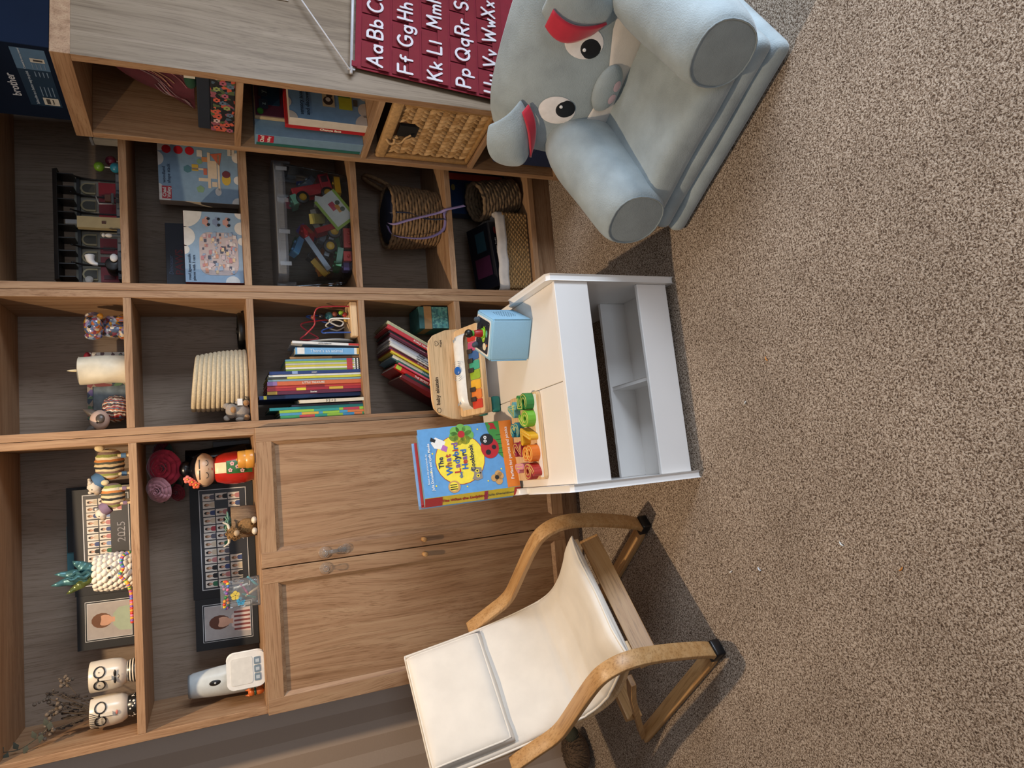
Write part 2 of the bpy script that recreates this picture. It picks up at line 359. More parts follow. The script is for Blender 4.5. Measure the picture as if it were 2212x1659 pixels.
def door(x0, x1, hinge):
    z0, z1, y, fw, ch = .081, 1.047, -.021, .042, .010
    xi0, xi1, zi0, zi1 = x0+fw, x1-fw, z0+fw, z1-fw
    b = MB()
    yb = -.002
    # stiles and rails share one door leaf; the chamfer runs round the sunk panel
    d = MB()
    for (a, c) in ((x0, xi0), (xi1, x1)):
        d.add([(a,y,z0),(c,y,z0),(c,y,z1),(a,y,z1),(a,yb,z0),(c,yb,z0),(c,yb,z1),(a,yb,z1)], [(0,1,2,3),(7,6,5,4),(4,5,1,0),(3,2,6,7),(4,0,3,7),(1,5,6,2)])
    leaf = d.build('door', OAKZ, A, bevel=.001)
    for (a, c) in ((z0, zi0), (zi1, z1)):
        r = MB().add([(xi0,y,a),(xi1,y,a),(xi1,y,c),(xi0,y,c),(xi0,yb,a),(xi1,yb,a),(xi1,yb,c),(xi0,yb,c)], [(0,1,2,3),(7,6,5,4),(4,5,1,0),(3,2,6,7)])
        r.build('rail', OAKX, leaf)
    c = MB(); yp = y+.011
    P = [(xi0,zi0),(xi1,zi0),(xi1,zi1),(xi0,zi1)]; Q = [(xi0+ch,zi0+ch),(xi1-ch,zi0+ch),(xi1-ch,zi1-ch),(xi0+ch,zi1-ch)]
    for i in range(4):
        j = (i+1) % 4
        c.add([(P[i][0],y,P[i][1]),(P[j][0],y,P[j][1]),(Q[j][0],yp-.002,Q[j][1]),(Q[i][0],yp-.002,Q[i][1])], [(0,1,2,3)])
    c.build('moulding', OAKZ, leaf)
    MB().box(xi0+.004, xi1-.004, yp, yp+.006, zi0+.004, zi1-.004).build('panel', OAKZ, leaf)
    kx = x1-.021 if hinge == 'l' else x0+.021
    MB().cyl(.0072, y-.0225, y, 20, (kx, 0, .576), 'y', bev=.0012).build('knob', PALY, leaf)
    cl = glass_mat('#f4f6f6', .03, 'clear acrylic', op=.06)
    zl = .874
    k = MB().lathe([(.0165, y-.001), (.0165, y-.004), (.013, y-.0055), (.0065, y-.006), (.006, y-.016), (.0095, y-.020), (.0095, y-.026), (.0001, y-.027)], 24, (kx, 0, zl), 'y')
    if hinge == 'r':
        k.lathe([(.014, y-.001), (.014, y-.004), (.010, y-.005), (.0001, y-.0055)], 24, (kx+.004, 0, zl-.062), 'y')
        k.strip([(kx+.004*t, y-.006-.005*math.sin(PI*t), zl-.062*t) for t in [i/8 for i in range(9)]], (1, 0, 0), .010, .0022)
        k.tube([(kx+.004+.009*math.cos(a), y-.008, zl-.05+.012*math.sin(a)) for a in [i*.5 for i in range(10)]], .0014, 6)
    k.build('child_lock', cl, leaf)
    return leaf
door(.0015, .3985, 'l'); door(.4015, .7985, 'r')

# ---- free-standing shelf unit turned to face the bookcases ----
DM = MT(1.6007, -.066, 0, R(-81.4))
def DL(x, y, z): return tuple(DM @ Vector((x, y, z)))
DRZ = R(-81.4)
W_, DP, HD = .323, .385, 1.457
OAK_SHADED = wood('z', '#8c7963', '#68553f', '#7b6851', .5, .8, 'shaded_oak_side')  # darkened copy of the oak; shade on the outer side put into the colour
U = thing('shelf_unit', 'single-column oak shelf unit with alphabet chart on its side', 'shelf unit', DL(0, 0, 0), DRZ)
MB().box(0, .022, 0, DP, .04, HD-.04).build('side_panel', OAKZ, U, bevel=.0012)
sp_ = MB().box(W_-.022, W_-.0004, 0, DP, .04, HD-.04).build('side_panel', OAKZ, U)
MB().box(W_-.0004, W_, .0004, DP, .0402, HD-.0402).build('side_shade_layer', OAK_SHADED, sp_)  # thin added layer carrying the darkened oak, not a real veneer
MB().box(0, W_, 0, DP, HD-.04, HD).build('top_panel', OAKX, U, bevel=.0012)
MB().box(0, W_, 0, DP, 0, .04).build('bottom_panel', OAKX, U, bevel=.0012)
MB().box(.022, W_-.022, DP-.02, DP-.006, .04, HD-.04).build('back_panel', wood('z', '#8f7e6e', '#7f6e5d', '#887766', .6, 1, 'oak_back'), U)
for z in (1.0517, .6919, .3428): MB().box(.0226, W_-.0226, 0, DP-.02, z, z+.0165).build('shelf', OAKX, U, bevel=.001)
# ======================= stroke lettering (rounded marker-style letters) =======================
def arc(cx, cy, rx, ry, a0, a1, n=10): return [(cx+rx*math.cos(R(a0+(a1-a0)*i/n)), cy+ry*math.sin(R(a0+(a1-a0)*i/n))) for i in range(n+1)]
def ring(cx=.5, cy=.5, rx=.5, ry=.5): return arc(cx, cy, rx, ry, 0, 360, 16)
GL = {
 'A': [[(0,0),(.6,1.6),(1.2,0)],[(.22,.55),(.98,.55)]], 'a': [ring(),[(1,1),(1,0)]],
 'B': [[(0,0),(0,1.6),(.5,1.6)]+arc(.5,1.22,.42,.38,90,-90)+[(0,.84)],[(.5,.84)]+arc(.5,.42,.5,.42,90,-90)+[(0,0)]], 'b': [[(0,1.6),(0,0)],ring()],
 'C': [arc(.7,.8,.7,.8,50,310,14)], 'c': [arc(.5,.5,.5,.5,48,312,12)],
 'D': [[(0,0),(0,1.6),(.4,1.6)]+arc(.4,.8,.75,.8,90,-90,12)+[(0,0)]], 'd': [ring(),[(1,1.6),(1,0)]],
 'E': [[(.9,1.6),(0,1.6),(0,0),(.95,0)],[(0,.85),(.75,.85)]], 'e': [[(.02,.5),(.98,.5)]+arc(.5,.5,.5,.5,0,310,12)],
 'F': [[(.9,1.6),(0,1.6),(0,0)],[(0,.85),(.75,.85)]], 'f': [arc(.65,1.3,.3,.3,60,180,6)+[(.35,0)],[(0,.95),(.7,.95)]],
 'G': [arc(.7,.8,.7,.8,50,300,14)+[(1.25,.3),(1.25,.75),(.8,.75)]], 'g': [ring(),[(1,1),(1,-.2)]+arc(.5,-.2,.5,.38,0,-150,8)],
 'H': [[(0,0),(0,1.6)],[(1,0),(1,1.6)],[(0,.82),(1,.82)]], 'h': [[(0,1.6),(0,0)],[(0,.5)]+arc(.42,.55,.42,.45,180,0,8)+[(.84,0)]],
 'I': [[(0,0),(0,1.6)]], 'i': [[(0,0),(0,1)],[(0,1.4),(0,1.42)]], 'J': [[(.7,1.6),(.7,.4)]+arc(.35,.4,.35,.4,0,-170,8)], 'j': [[(.3,1),(.3,-.3)]+arc(.05,-.3,.25,.3,0,-130,6),[(.3,1.4),(.3,1.42)]],
 'K': [[(0,0),(0,1.6)],[(.95,1.6),(0,.7)],[(.3,.95),(1,0)]], 'k': [[(0,0),(0,1.6)],[(.8,1),(0,.4)],[(.28,.6),(.85,0)]],
 'L': [[(0,1.6),(0,0),(.9,0)]], 'l': [[(0,1.6),(0,0)]],
 'M': [[(0,0),(.12,1.6),(.7,.5),(1.28,1.6),(1.4,0)]], 'm': [[(0,1),(0,0)],[(0,.55)]+arc(.33,.6,.33,.4,180,0,8)+[(.66,0)],[(.66,.55)]+arc(.99,.6,.33,.4,180,0,8)+[(1.32,0)]],
 'N': [[(0,0),(0,1.6),(1.05,0),(1.05,1.6)]], 'n': [[(0,1),(0,0)],[(0,.5)]+arc(.42,.55,.42,.45,180,0,8)+[(.84,0)]],
 'O': [ring(.75,.8,.75,.8)], 'o': [ring()],
 'P': [[(0,0),(0,1.6),(.5,1.6)]+arc(.5,1.18,.45,.42,90,-90)+[(0,.76)]], 'p': [[(0,1),(0,-.6)],ring()],
 'Q': [ring(.75,.8,.75,.8),[(.9,.45),(1.45,-.05)]], 'q': [ring(),[(1,1),(1,-.6)]],
 'R': [[(0,0),(0,1.6),(.5,1.6)]+arc(.5,1.18,.45,.42,90,-90)+[(0,.76)],[(.4,.76),(1,0)]], 'r': [[(0,1),(0,0)],[(0,.5)]+arc(.4,.6,.4,.4,180,50,6)],
 'S': [arc(.5,1.2,.46,.4,40,260,10)+arc(.5,.4,.5,.4,90,-140,10)], 's': [arc(.38,.75,.34,.26,40,260,8)+arc(.38,.25,.38,.26,90,-140,8)],
 'T': [[(0,1.6),(1.1,1.6)],[(.55,1.6),(.55,0)]], 't': [[(.3,1.45),(.3,.2)]+arc(.5,.2,.2,.2,180,290,5),[(0,1),(.65,1)]],
 'U': [[(0,1.6),(0,.5)]+arc(.55,.5,.55,.5,180,360,10)+[(1.1,1.6)]], 'u': [[(0,1),(0,.4)]+arc(.42,.42,.42,.42,180,360,8)+[(.84,1)],[(.84,1),(.84,0)]],
 'V': [[(0,1.6),(.55,0),(1.1,1.6)]], 'v': [[(0,1),(.4,0),(.8,1)]],
 'W': [[(0,1.6),(.35,0),(.8,1.2),(1.25,0),(1.6,1.6)]], 'w': [[(0,1),(.28,0),(.6,.75),(.92,0),(1.2,1)]],
 'X': [[(0,1.6),(1.05,0)],[(1.05,1.6),(0,0)]], 'x': [[(0,1),(.75,0)],[(.75,1),(0,0)]],
 'Y': [[(0,1.6),(.5,.8),(1,1.6)],[(.5,.8),(.5,0)]], 'y': [[(0,1),(.4,0)],[(.85,1),(.2,-.6)]],
 'Z': [[(0,1.6),(1,1.6),(0,0),(1.05,0)]], 'z': [[(0,1),(.75,1),(0,0),(.8,0)]],
 '1': [[(0,1.2),(.35,1.6),(.35,0)]], '2': [arc(.5,1.15,.45,.45,160,-20,9)+[(0,0),(1,0)]], '3': [arc(.45,1.2,.42,.4,150,-80,9)+arc(.45,.4,.5,.42,80,-150,9)],
 '4': [[(.75,0),(.75,1.6),(0,.5),(1.05,.5)]], '5': [[(.9,1.6),(.12,1.6),(.06,.9)]+arc(.45,.5,.5,.5,120,-140,10)],
 '6': [arc(.9,.6,.85,1.0,105,180,6)+arc(.5,.5,.45,.5,180,540,14)], '7': [[(0,1.6),(1,1.6),(.35,0)]],
 '8': [ring(.5,1.18,.38,.4),ring(.5,.42,.46,.42)], '9': [ring(.5,1.1,.45,.48),arc(.1,1.0,.85,1.0,6,-75,7)], '0': [ring(.5,.8,.48,.8)],
}
def gw(ch): return max(p[0] for l in GL[ch] for p in l)
def stroke(mb, ch, x, y, s, wd, d0, d1, n=10):
    k_ = [0]
    def nd():
        k_[0] += 1; return d1+k_[0]*1.2e-5
    """adds one letter as a rounded stroke lying in the local xy plane"""
    for pl in GL[ch]:
        P = [(x+a*s, y+b*s) for a, b in pl]
        for i, (a, b) in enumerate(P):
            if i in (0, len(P)-1) or len(P) < 7 or True: mb.prism([(a+wd/2*math.cos(2*PI*k/n), b+wd/2*math.sin(2*PI*k/n)) for k in range(n)], d0, nd(), 'xy')
        for (a, b), (c, d) in zip(P, P[1:]):
            L = math.hypot(c-a, d-b)
            if L < 1e-6: continue
            nx, ny = -(d-b)/L*wd/2, (c-a)/L*wd/2
            mb.prism([(a-nx, b-ny), (c-nx, d-ny), (c+nx, d+ny), (a+nx, b+ny)], d0, nd(), 'xy')
def offset_lines(ch, x, y, s, off):
    out = []
    for pl in GL[ch]:
        P = [Vector((x+a*s, y+b*s)) for a, b in pl]; closed = (P[0]-P[-1]).length < 1e-6
        for sg in (-1, 1):
            Q = []
            for i in range(len(P)):
                a = P[i-1] if i > 0 else (P[-2] if closed else P[i]); b = P[i+1] if i < len(P)-1 else (P[1] if closed else P[i])
                t = (b-a); t = t.normalized() if t.length > 1e-9 else Vector((1, 0)); Q.append(P[i]+Vector((-t.y, t.x))*off*sg)
            out.append(Q)
    return out
# ======================= white play table =======================
TW, TD = .542, .575
TRZ = R(3.4)
TBL = thing('play_table', 'low white wooden play table with open book tray underneath', 'table', (.568, -.656, 0), TRZ)
TM = MT(.568, -.656, 0, TRZ)
WT = M('#ece8e3', .38, var=.015, vs=8, bump=.02)
def side(x0, x1, rear):
    P = [(0, 0), (TD, 0), (TD, rear-.006), (TD-.006, rear), (.315, rear), (.300, .358), (.250, .358), (.238, .383), (.008, .383), (0, .375)]
    if rear < .37: P = [(0, 0), (TD, 0), (TD, rear), (.252, rear), (.246, .374), (.238, .383), (.008, .383), (0, .375)]
    MB().prism(P, x0, x1, 'yz').build('end_panel', WT, TBL, bevel=.004)
side(0, .018, .381); side(TW-.018, TW, .362)
for a, b in ((.019, TW/2-.0008), (TW/2+.0008, TW-.019)): MB().box(a, b, .016, TD-.002, .348, .364).build('lid', M('#eae2d8', .42, var=.015, vs=8), TBL, bevel=.0015)
MB().box(.0183, TW-.0183, .002, .0155, .268, .3645).build('apron', WT, TBL, bevel=.0015)
MB().box(.0183, TW-.0183, TD-.016, TD-.004, .268, .346).build('apron', WT, TBL, bevel=.0015)
MB().box(.0183, TW-.0183, .010, .022, .018, .112).build('tray_front', WT, TBL, bevel=.002)
MB().box(.0183, TW-.0183, .200, .212, .018, .112).build('tray_back', WT, TBL, bevel=.0015)
MB().box(.0183, TW-.0183, .022, .200, .018, .030).build('tray_floor', WT, TBL)
MB().prism([(.0225, .031), (.1995, .031), (.1995, .105), (.0225, .105)], TW/2-.005, TW/2+.005, 'yz').build('tray_divider', WT, TBL, bevel=.001)
TZ = .3645
def onT(x, y): return tuple(TM @ Vector((x, y, TZ)))
def wz(p, z): return (p[0], p[1], z)
# ---- number puzzle on the table ----
pb = thing('number_puzzle_board', 'pale wooden puzzle board lying on the white play table', 'puzzle board', (.596, -.505, TZ), R(2.5))
MB().prism(rrect(0, .232, 0, .178, .012), 0, .011, 'xy').build('board', PLY, pb, bevel=.001)
MB().prism(rrect(.006, .226, .006, .026, .004), .011, .0115, 'xy').build('board_edge', M('#e8e4de', .4), pb)
nums = [('9', '#a82a22', .0235, .046), ('8', '#d9701c', .0705, .046), ('7', '#e0a820', .1175, .048), ('6', '#6fae2f', .1630, .050), ('5', '#2f7f3a', .2090, .050),
        ('1', '#d98aa0', .034, .118), ('2', '#9c2440', .086, .122), ('3', '#2a7f94', .140, .127), ('4', '#5fa3a6', .196, .130)]
YL = M('#e6cf6a', .5)
for ch, col, x, y in nums:
    nm = {'1': 'pink', '2': 'crimson', '3': 'teal', '4': 'pale teal', '5': 'dark green', '6': 'lime green', '7': 'yellow', '8': 'orange', '9': 'red'}[ch]
    t = thing('number_block', nm+' wooden number '+ch+' block in the puzzle board', 'number block', tuple(MT(.596, -.505, TZ+.0112, R(2.5)) @ Vector((x, y, 0))), R(2.5), 'wooden number blocks')
    s = .0315 if y < .1 else .0270; ww = gw(ch)*s
    b = MB(); stroke(b, ch, -ww/2, -.8*s, s, .0165, 0, .022 if y < .1 else .017); b.build('block', M(col, .4, var=.03), t)
    g = MB(); zt = .0227 if y < .1 else .0177
    for Q in offset_lines(ch, -ww/2, -.8*s, s, .0042):
        g.tube([(q.x, q.y, zt) for q in Q], .0008, 5)
    g.build('groove_line', YL, t)
# ---- toy piano ----
PN = thing('toy_piano', 'wooden toy piano with rainbow keys and white panel on the table', 'toy piano', (.928, -.215, TZ), R(2.0))
for sx in (-1, 1):
    MB().rbox(sx*.112-.024, sx*.112+.024, -.004, .016, 0, .026, .006).build('foot', M('#1d7f78', .45), PN)
    MB().box(sx*.112-.022, sx*.112+.022, .0, .12, .0265, .042).build('leg', PLY, PN, bevel=.003)
    MB().rbox(sx*.112-.024, sx*.112+.024, .105, .125, 0, .026, .006).build('foot', M('#1d7f78', .45), PN)
pm = MT(0, 0, .043, 0, R(14))
MB(pm).prism(rrect(-.137, .137, -.012, .125, .016), .0, .016, 'xy').build('deck', PLY, PN, bevel=.002)
MB(pm).prism(rrect(-.125, .125, .0, .12, .014), -.010, -.0005, 'xy').build('underside_shell', M('#e6e2da', .35), PN, bevel=.002)
kc = ['#d2402c', '#e8833a', '#edb53a', '#9ab936', '#46a98a', '#3d66a0', '#c4567c', '#cf3b36']
kw = .0293
for i, c in enumerate(kc):
    x = -.121+i*kw+.0008
    MB(pm).prism(rrect(x, x+kw-.0016, -.004, .046, .005), .0162, .0195, 'xy').build('key', M(c, .38), PN, bevel=.0008)
for i in (0, 1, 3, 4, 5): 
    x = -.121+(i+1)*kw-.007
    MB(pm).prism(rrect(x, x+.014, .022, .047, .003), .0197, .0245, 'xy').build('black_key', M('#3a3330', .4), PN, bevel=.0008)
def shell(u, v):
    x = (u-.5)*2; y = v
    ex = 1-abs(x)**8
    return (x*.118, .047+.058*y, .0165+(.034*math.sin(PI*min(1, .12+y*.9))**.6)*max(ex, 0)**.5)
wb = MB(pm).grid(shell, 24, 10); wb.build('white_panel', M('#e9e4da', .3), PN)
MB(pm @ MT(.0, .066, .0485, 0, R(12))).cyl(.0125, 0, .005, 24, bev=.001).build('button', M('#1c5fae', .35), PN)
ln = MB(pm @ MT(0, .068, .0495, 0, R(8)))
for sg in (-1, 1):
    for k in range(3): ln.tube([(sg*(.018+.006*k)*math.cos(t), (.018+.006*k)*math.sin(t)*.9, 0) for t in [(-.8+.2*i) for i in range(9)]], .0006, 4)
for x in (-.098, .098): ln.box(x-.004, x+.004, .0, .003, -.003, -.001); ln.box(x-.008, x, .008, .011, -.003, -.001)
ln.build('panel_print', M('#9aa1a4', .4), PN)
bk = MT(0, .118, .048, 0, R(8))
def bb():
    return [(-.137, 0), (.137, 0), (.141, .03), (.137, .07), (.122, .108), (.104, .124), (.08, .128), (-.08, .128), (-.104, .124), (-.122, .108), (-.137, .07), (-.141, .03)]
MB(bk).prism(bb(), 0, .014, 'xz').build('backboard', PLY, PN, bevel=.002)
INK = M('#3b2a1c', .6)
words('baby einstein', .0165, INK, PN, bk @ FRONT(-.052, -.0006, .113), bold=.02)
words('Hape', .0105, INK, PN, bk @ FRONT(.096, -.0006, .090))
MB(bk).tube([(-.112+.007*math.cos(a), -.0006, .113+.007*math.sin(a)) for a in [i*PI/8 for i in range(16)]], .0006, 4, True).tube([(.096+.008*math.sin(a)**3, -.0006, .104+.0065*(math.cos(a)-.35*math.cos(2*a)-.15*math.cos(3*a))) for a in [i*PI/12 for i in range(24)]], .0006, 4, True).build('backboard_print', INK, PN)
# ---- fabric audio cube ----
TB = thing('audio_cube', 'pale blue padded audio player cube on the play table', 'speaker', (.992, -.412, TZ), R(-24))
FB = M('#94bfd8', .85, var=.03, vs=400, bump=.15, bs=900)
MB().rbox(-.058, .058, -.058, .058, 0, .116, .008, 3).build('body', FB, TB)
sm = MB()
for sx in (-1, 1):
    for sy in (-1, 1): sm.tube([(sx*.0562, sy*.0562, .006), (sx*.0562, sy*.0562, .110)], .0016, 6)
sm.tube([(x, y, .1125) for x, y in ((-.055,-.055),(.055,-.055),(.055,.055),(-.055,.055))], .0016, 6, True).build('seam', M('#79a9c8', .9), TB)
MB().prism(rrect(-.049, .049, -.049, .049, .008), .1155, .1172, 'xy').build('top_frame', M('#e9e7e2', .4), TB)
MB().prism(rrect(-.044, .044, -.044, .044, .006), .1168, .1176, 'xy').build('top_plate', M('#1c2230', .4), TB)
pr = MB(); mats = [M('#9acb2e', .4), M('#5fae9f', .4), M('#e9ddc2', .4), M('#d97a3c', .4)]
pr.mat(0).disc(.004, -.008, .022, .1179, 'xy', 24, .013); pr.mat(1).disc(.010, -.028, .010, .1179, 'xy', 16, .006)
pr.mat(2).disc(-.027, -.020, .010, .1179, 'xy', 16, .012).disc(.004, -.014, .003, .1181, 'xy').disc(-.006, -.012, .003, .1181, 'xy').disc(.014, -.012, .003, .1181, 'xy'); pr.mat(3).disc(-.020, -.036, .004, .1179, 'xy')
for k in range(14): pr.mat(2).disc(rnd.uniform(-.04, .04), rnd.uniform(-.04, .04), .0008, .1179, 'xy', 6)
pr.build('printed_sky', mats, TB)
for sx in (1, -1): MB(MT(sx*.034, .034, .117, 0, 0, sx*.25)).lathe([(.001, .016), (.006, .013), (.009, .004), (.009, 0)], 16).build('ear', M('#3a4550', .7), TB)
hl = MB()
for r in range(11):
    for c in range(13):
        y = -.030+c*.0052; z = .030+r*.0052+(c % 2)*.0026
        if ((y-.002)/.034)**2+((z-.056)/.03)**2 < 1 or (z > .075 and abs(y-.018) < .012): hl.disc(y, z, .0011, .0584, 'yz', 6)
hl.build('speaker_holes', M('#2c4a5e', .8), TB)
# small plain peg figure standing on the cube
pg = thing('peg_figure', 'tiny peg figure in red with a black head on the audio cube', 'figurine', tuple(MT(.992, -.412, TZ+.1183, R(-24)) @ Vector((.006, -.004, 0))), R(-24))
MB().lathe([(.0001, 0), (.014, 0), (.014, .003), (.0001, .003)], 20).build('stand', M('#7ec02e', .4), pg)
MB().lathe([(.010, .003), (.0105, .010), (.009, .022), (.006, .029), (.0001, .030)], 18).build('coat', M('#a8201c', .4), pg)
MB().lathe([(.0065, .0265), (.0082, .0285), (.0078, .031), (.0055, .032)], 18).build('scarf', M('#58a83a', .5), pg)
MB().ell((0, 0, .041), (.0115, .0105, .0115), 18, 12).build('head', M('#15120f', .4), pg)
# ---- picture books propped on the table ----
bookA = R(10.5)
def propped(name, label, off, wid, hgt, th, cover, spine, pages='#e8e2d2', up=0.0, shift=0.0):
    t = thing(name, label, 'book', tuple(MT(.574, -.340, TZ+.002, bookA) @ Vector((shift, off, (off+th)*.195+.0005))), 0, 'picture books propped on the table', rot=Euler((R(-11), 0, bookA)))
    # spine side leans away to the left, so the section is a slanted block
    P = [(0, 0), (wid, 0), (wid-.01, th), (-.022 if th > .015 else -.008, th)]
    MB().prism([(P[0][0]+.0004, .0025), (wid-.003, .0025), (wid-.013, th-.0025), (P[3][0]+.002, th-.0025)], .002, hgt-.002, 'xy').build('pages', M(pages, .8), t)
    MB().prism([(0, 0), (wid, 0), (wid, .0022), (0, .0022)], 0, hgt, 'xy').build('front_cover', M(cover, .35), t)
    MB().prism([(P[3][0], th-.0022), (wid-.01, th-.0022), (wid-.01, th), (P[3][0], th)], 0, hgt, 'xy').build('back_cover', M(cover, .35), t)
    MB().prism([(0, 0), (.0016, .0016), (P[3][0]+.0016, th), (P[3][0], th-.001)], 0, hgt, 'xy').build('spine', M(spine, .35), t)
    return t
BK = propped('cookbook', 'blue cookbook with a ladybird and yellow circle on its cover', 0, .192, .270, .030, '#5f9bd0', '#e8d23c')
y = -.0008
cv = MB(); cm = [M('#e07e20', .4), M('#f2dd3c', .4), M('#b5161c', .4), M('#14110f', .4), M('#3f8f3a', .4), M('#6fae4a', .4), M('#8e8478', .4), M('#c89a5a', .4), M('#e9e6e0', .4), M('#b56bb0', .4)]
def cdisc(i, a, b, r, d=0, ry=None): cv.mat(i).disc(a, b, r, y-d, 'xz', 24, ry)
cv.mat(0).rect(.001, .192, .001, .037, y)
cdisc(2, .096, .160, .071, .0, .070); cdisc(1, .096, .160, .0695, .0003, .0685)
cv.mat(4).flat([(.085, .037), (.192, .037), (.192, .076), (.165, .071), (.13, .055), (.10, .050)], y-.0002)
cdisc(2, .118, .072, .030, .0006, .026); cdisc(3, .143, .078, .0165, .0009, .019); cdisc(3, .106, .078, .0075, .0009); cdisc(3, .119, .060, .0065, .0009)
cdisc(8, .1385, .083, .0045, .0012); cdisc(8, .149, .082, .0045, .0012); cdisc(3, .1385, .083, .0018, .0015); cdisc(3, .149, .082, .0018, .0015)
for k in range(5): cv.mat(3).rect(.100+k*.013, .1012+k*.013, .036, .050, y-.0005)
for k in range(7): cdisc(5, .165+.017*math.cos(k*.9), .148+.022*math.sin(k*.9), .014, .0003)
cdisc(2, .166, .148, .010, .0006)
cdisc(7, .022, .186, .017, .0004); cdisc(1, .023, .187, .012, .0007)
for k in range(3): cv.mat(3).rect(.014+k*.006, .0165+k*.006, .178, .197, y-.001)
cv.mat(6).flat([(.036, .104), (.066, .104), (.070, .128), (.062, .136), (.054, .126), (.046, .128), (.036, .134), (.031, .118)], y-.0004)
cdisc(1, .044, .116, .005, .0007); cdisc(1, .058, .117, .005, .0007); cdisc(3, .044, .116, .0025, .001); cdisc(3, .058, .117, .0025, .001); cdisc(3, .051, .109, .002, .001)
for a, b in ((0, .008), (.010, -.004), (-.010, -.004), (.004, -.009)): cdisc(7, .032+a, .063+b, .010, .0004)
cdisc(3, .033, .064, .006, .0007)
cv.mat(8).flat([(.128, .205), (.150, .195), (.165, .222), (.150, .236), (.134, .228)], y-.0004); cv.mat(9).flat([(.120, .196), (.134, .190), (.142, .203), (.128, .211)], y-.0006)
cv.mat(3).flat([(.150, .225), (.158, .221), (.166, .234), (.156, .238)], y-.0007)
cv.mat(2).flat([(.168, .045), (.188, .052), (.190, .068), (.180, .062), (.170, .066), (.172, .056)], y-.0004)
for a, b in ((.03, .235), (.018, .15), (.07, .245), (.026, .09), (.12, .235), (.175, .10), (.055, .048)): cdisc(1, a, b, .0022, .0004)
cv.build('cover_print', cm, BK)
dk = M('#1f2740', .4); bl = M('#2f63b0', .4); rd = M('#b5262c', .4); wh = M('#f4f1ea', .4); bn = M('#9a5a2a', .4); pu = M('#7a4f9a', .4)
yy = -.0022
words('Based on the picture books by', .0068, wh, BK, FRONT(.078, yy, .254))
words('Julia Donaldson and Lydia Monks', .0098, wh, BK, FRONT(.084, yy, .244), bold=.01)
words('The', .020, dk, BK, FRONT(.092, yy, .214), bold=.02)
for s_, a_, m_ in (('W', .068, bl), ('h', .085, bn), ('a', .098, pu), ('t', .109, rd)): words(s_, .024, m_, BK, FRONT(a_, yy, .193), bold=.03)
words('the', .013, bl, BK, FRONT(.052, yy, .163), bold=.02)
for s_, a_, m_ in (('L', .064, rd), ('a', .078, pu), ('d', .090, bl), ('y', .102, dk), ('b', .113, bl), ('i', .122, rd), ('r', .129, bl), ('d', .138, pu)): words(s_, .024, m_, BK, FRONT(a_, yy, .170), bold=.03)
for s_, a_, m_ in (('H', .074, bl), ('e', .087, rd), ('a', .098, pu), ('r', .108, dk), ('d', .117, bl)): words(s_, .023, m_, BK, FRONT(a_, yy, .148), bold=.03)
words('Cookbook', .017, dk, BK, FRONT(.096, yy, .126), bold=.02)
words('Perfect for parties and picnics', .0125, wh, BK, FRONT(.098, yy, .019), bold=.01)
sp = Matrix(((.022*0-1, 0, 0, 0), (0, 1, 0, 0), (0, 0, 1, 0), (0, 0, 0, 1)))
# spine writing: the spine runs from (0,0) back to (-.022,.030)
sdir = Vector((.022, -.030, 0)).normalized(); snor = Vector((-.030, -.022, 0)).normalized()
def SP(z, off=0): 
    X = Vector((0, 0, -1)); Yv = sdir; Zv = snor; o = Vector((-.011, .015, z))+snor*.0012+sdir*off
    return Matrix(((X.x, Yv.x, Zv.x, o.x), (X.y, Yv.y, Zv.y, o.y), (X.z, Yv.z, Zv.z, o.z), (0, 0, 0, 1)))
for z0, z1, i in ((0, .018, 0), (.222, .270, 0), (.094, .104, 1)): 
    sb = MB(); a = SP(0)
    vs = [a @ Vector((-z, s_, -.0003)) for z, s_ in ((z0, -.017), (z1, -.017), (z1, .017), (z0, .017))]
    sb.add(vs, [(0, 1, 2, 3)]); sb.build('spine_band', [M('#b5262c', .4), M('#b0305a', .4)][i], BK)
words('The What the Ladybird', .013, rd, BK, SP(.162), bold=.03); words('Julia Donaldson', .012, M('#6a6a60', .5), BK, SP(.056))
propped('picture_book', 'sea-green picture book tucked behind the ladybird cookbook', .0312, .188, .262, .012, '#7fb0a8', '#d8d0c0', up=.001, shift=-.010)
propped('picture_book', 'red picture book behind the sea-green one on the table', .0440, .176, .266, .006, '#a8262a', '#a8262a', up=.001, shift=-.012)
propped('picture_book', 'thin pale blue picture book at the back of the propped stack', .0508, .178, .270, .008, '#7fa8d8', '#8fb4dc', up=.001, shift=-.014)
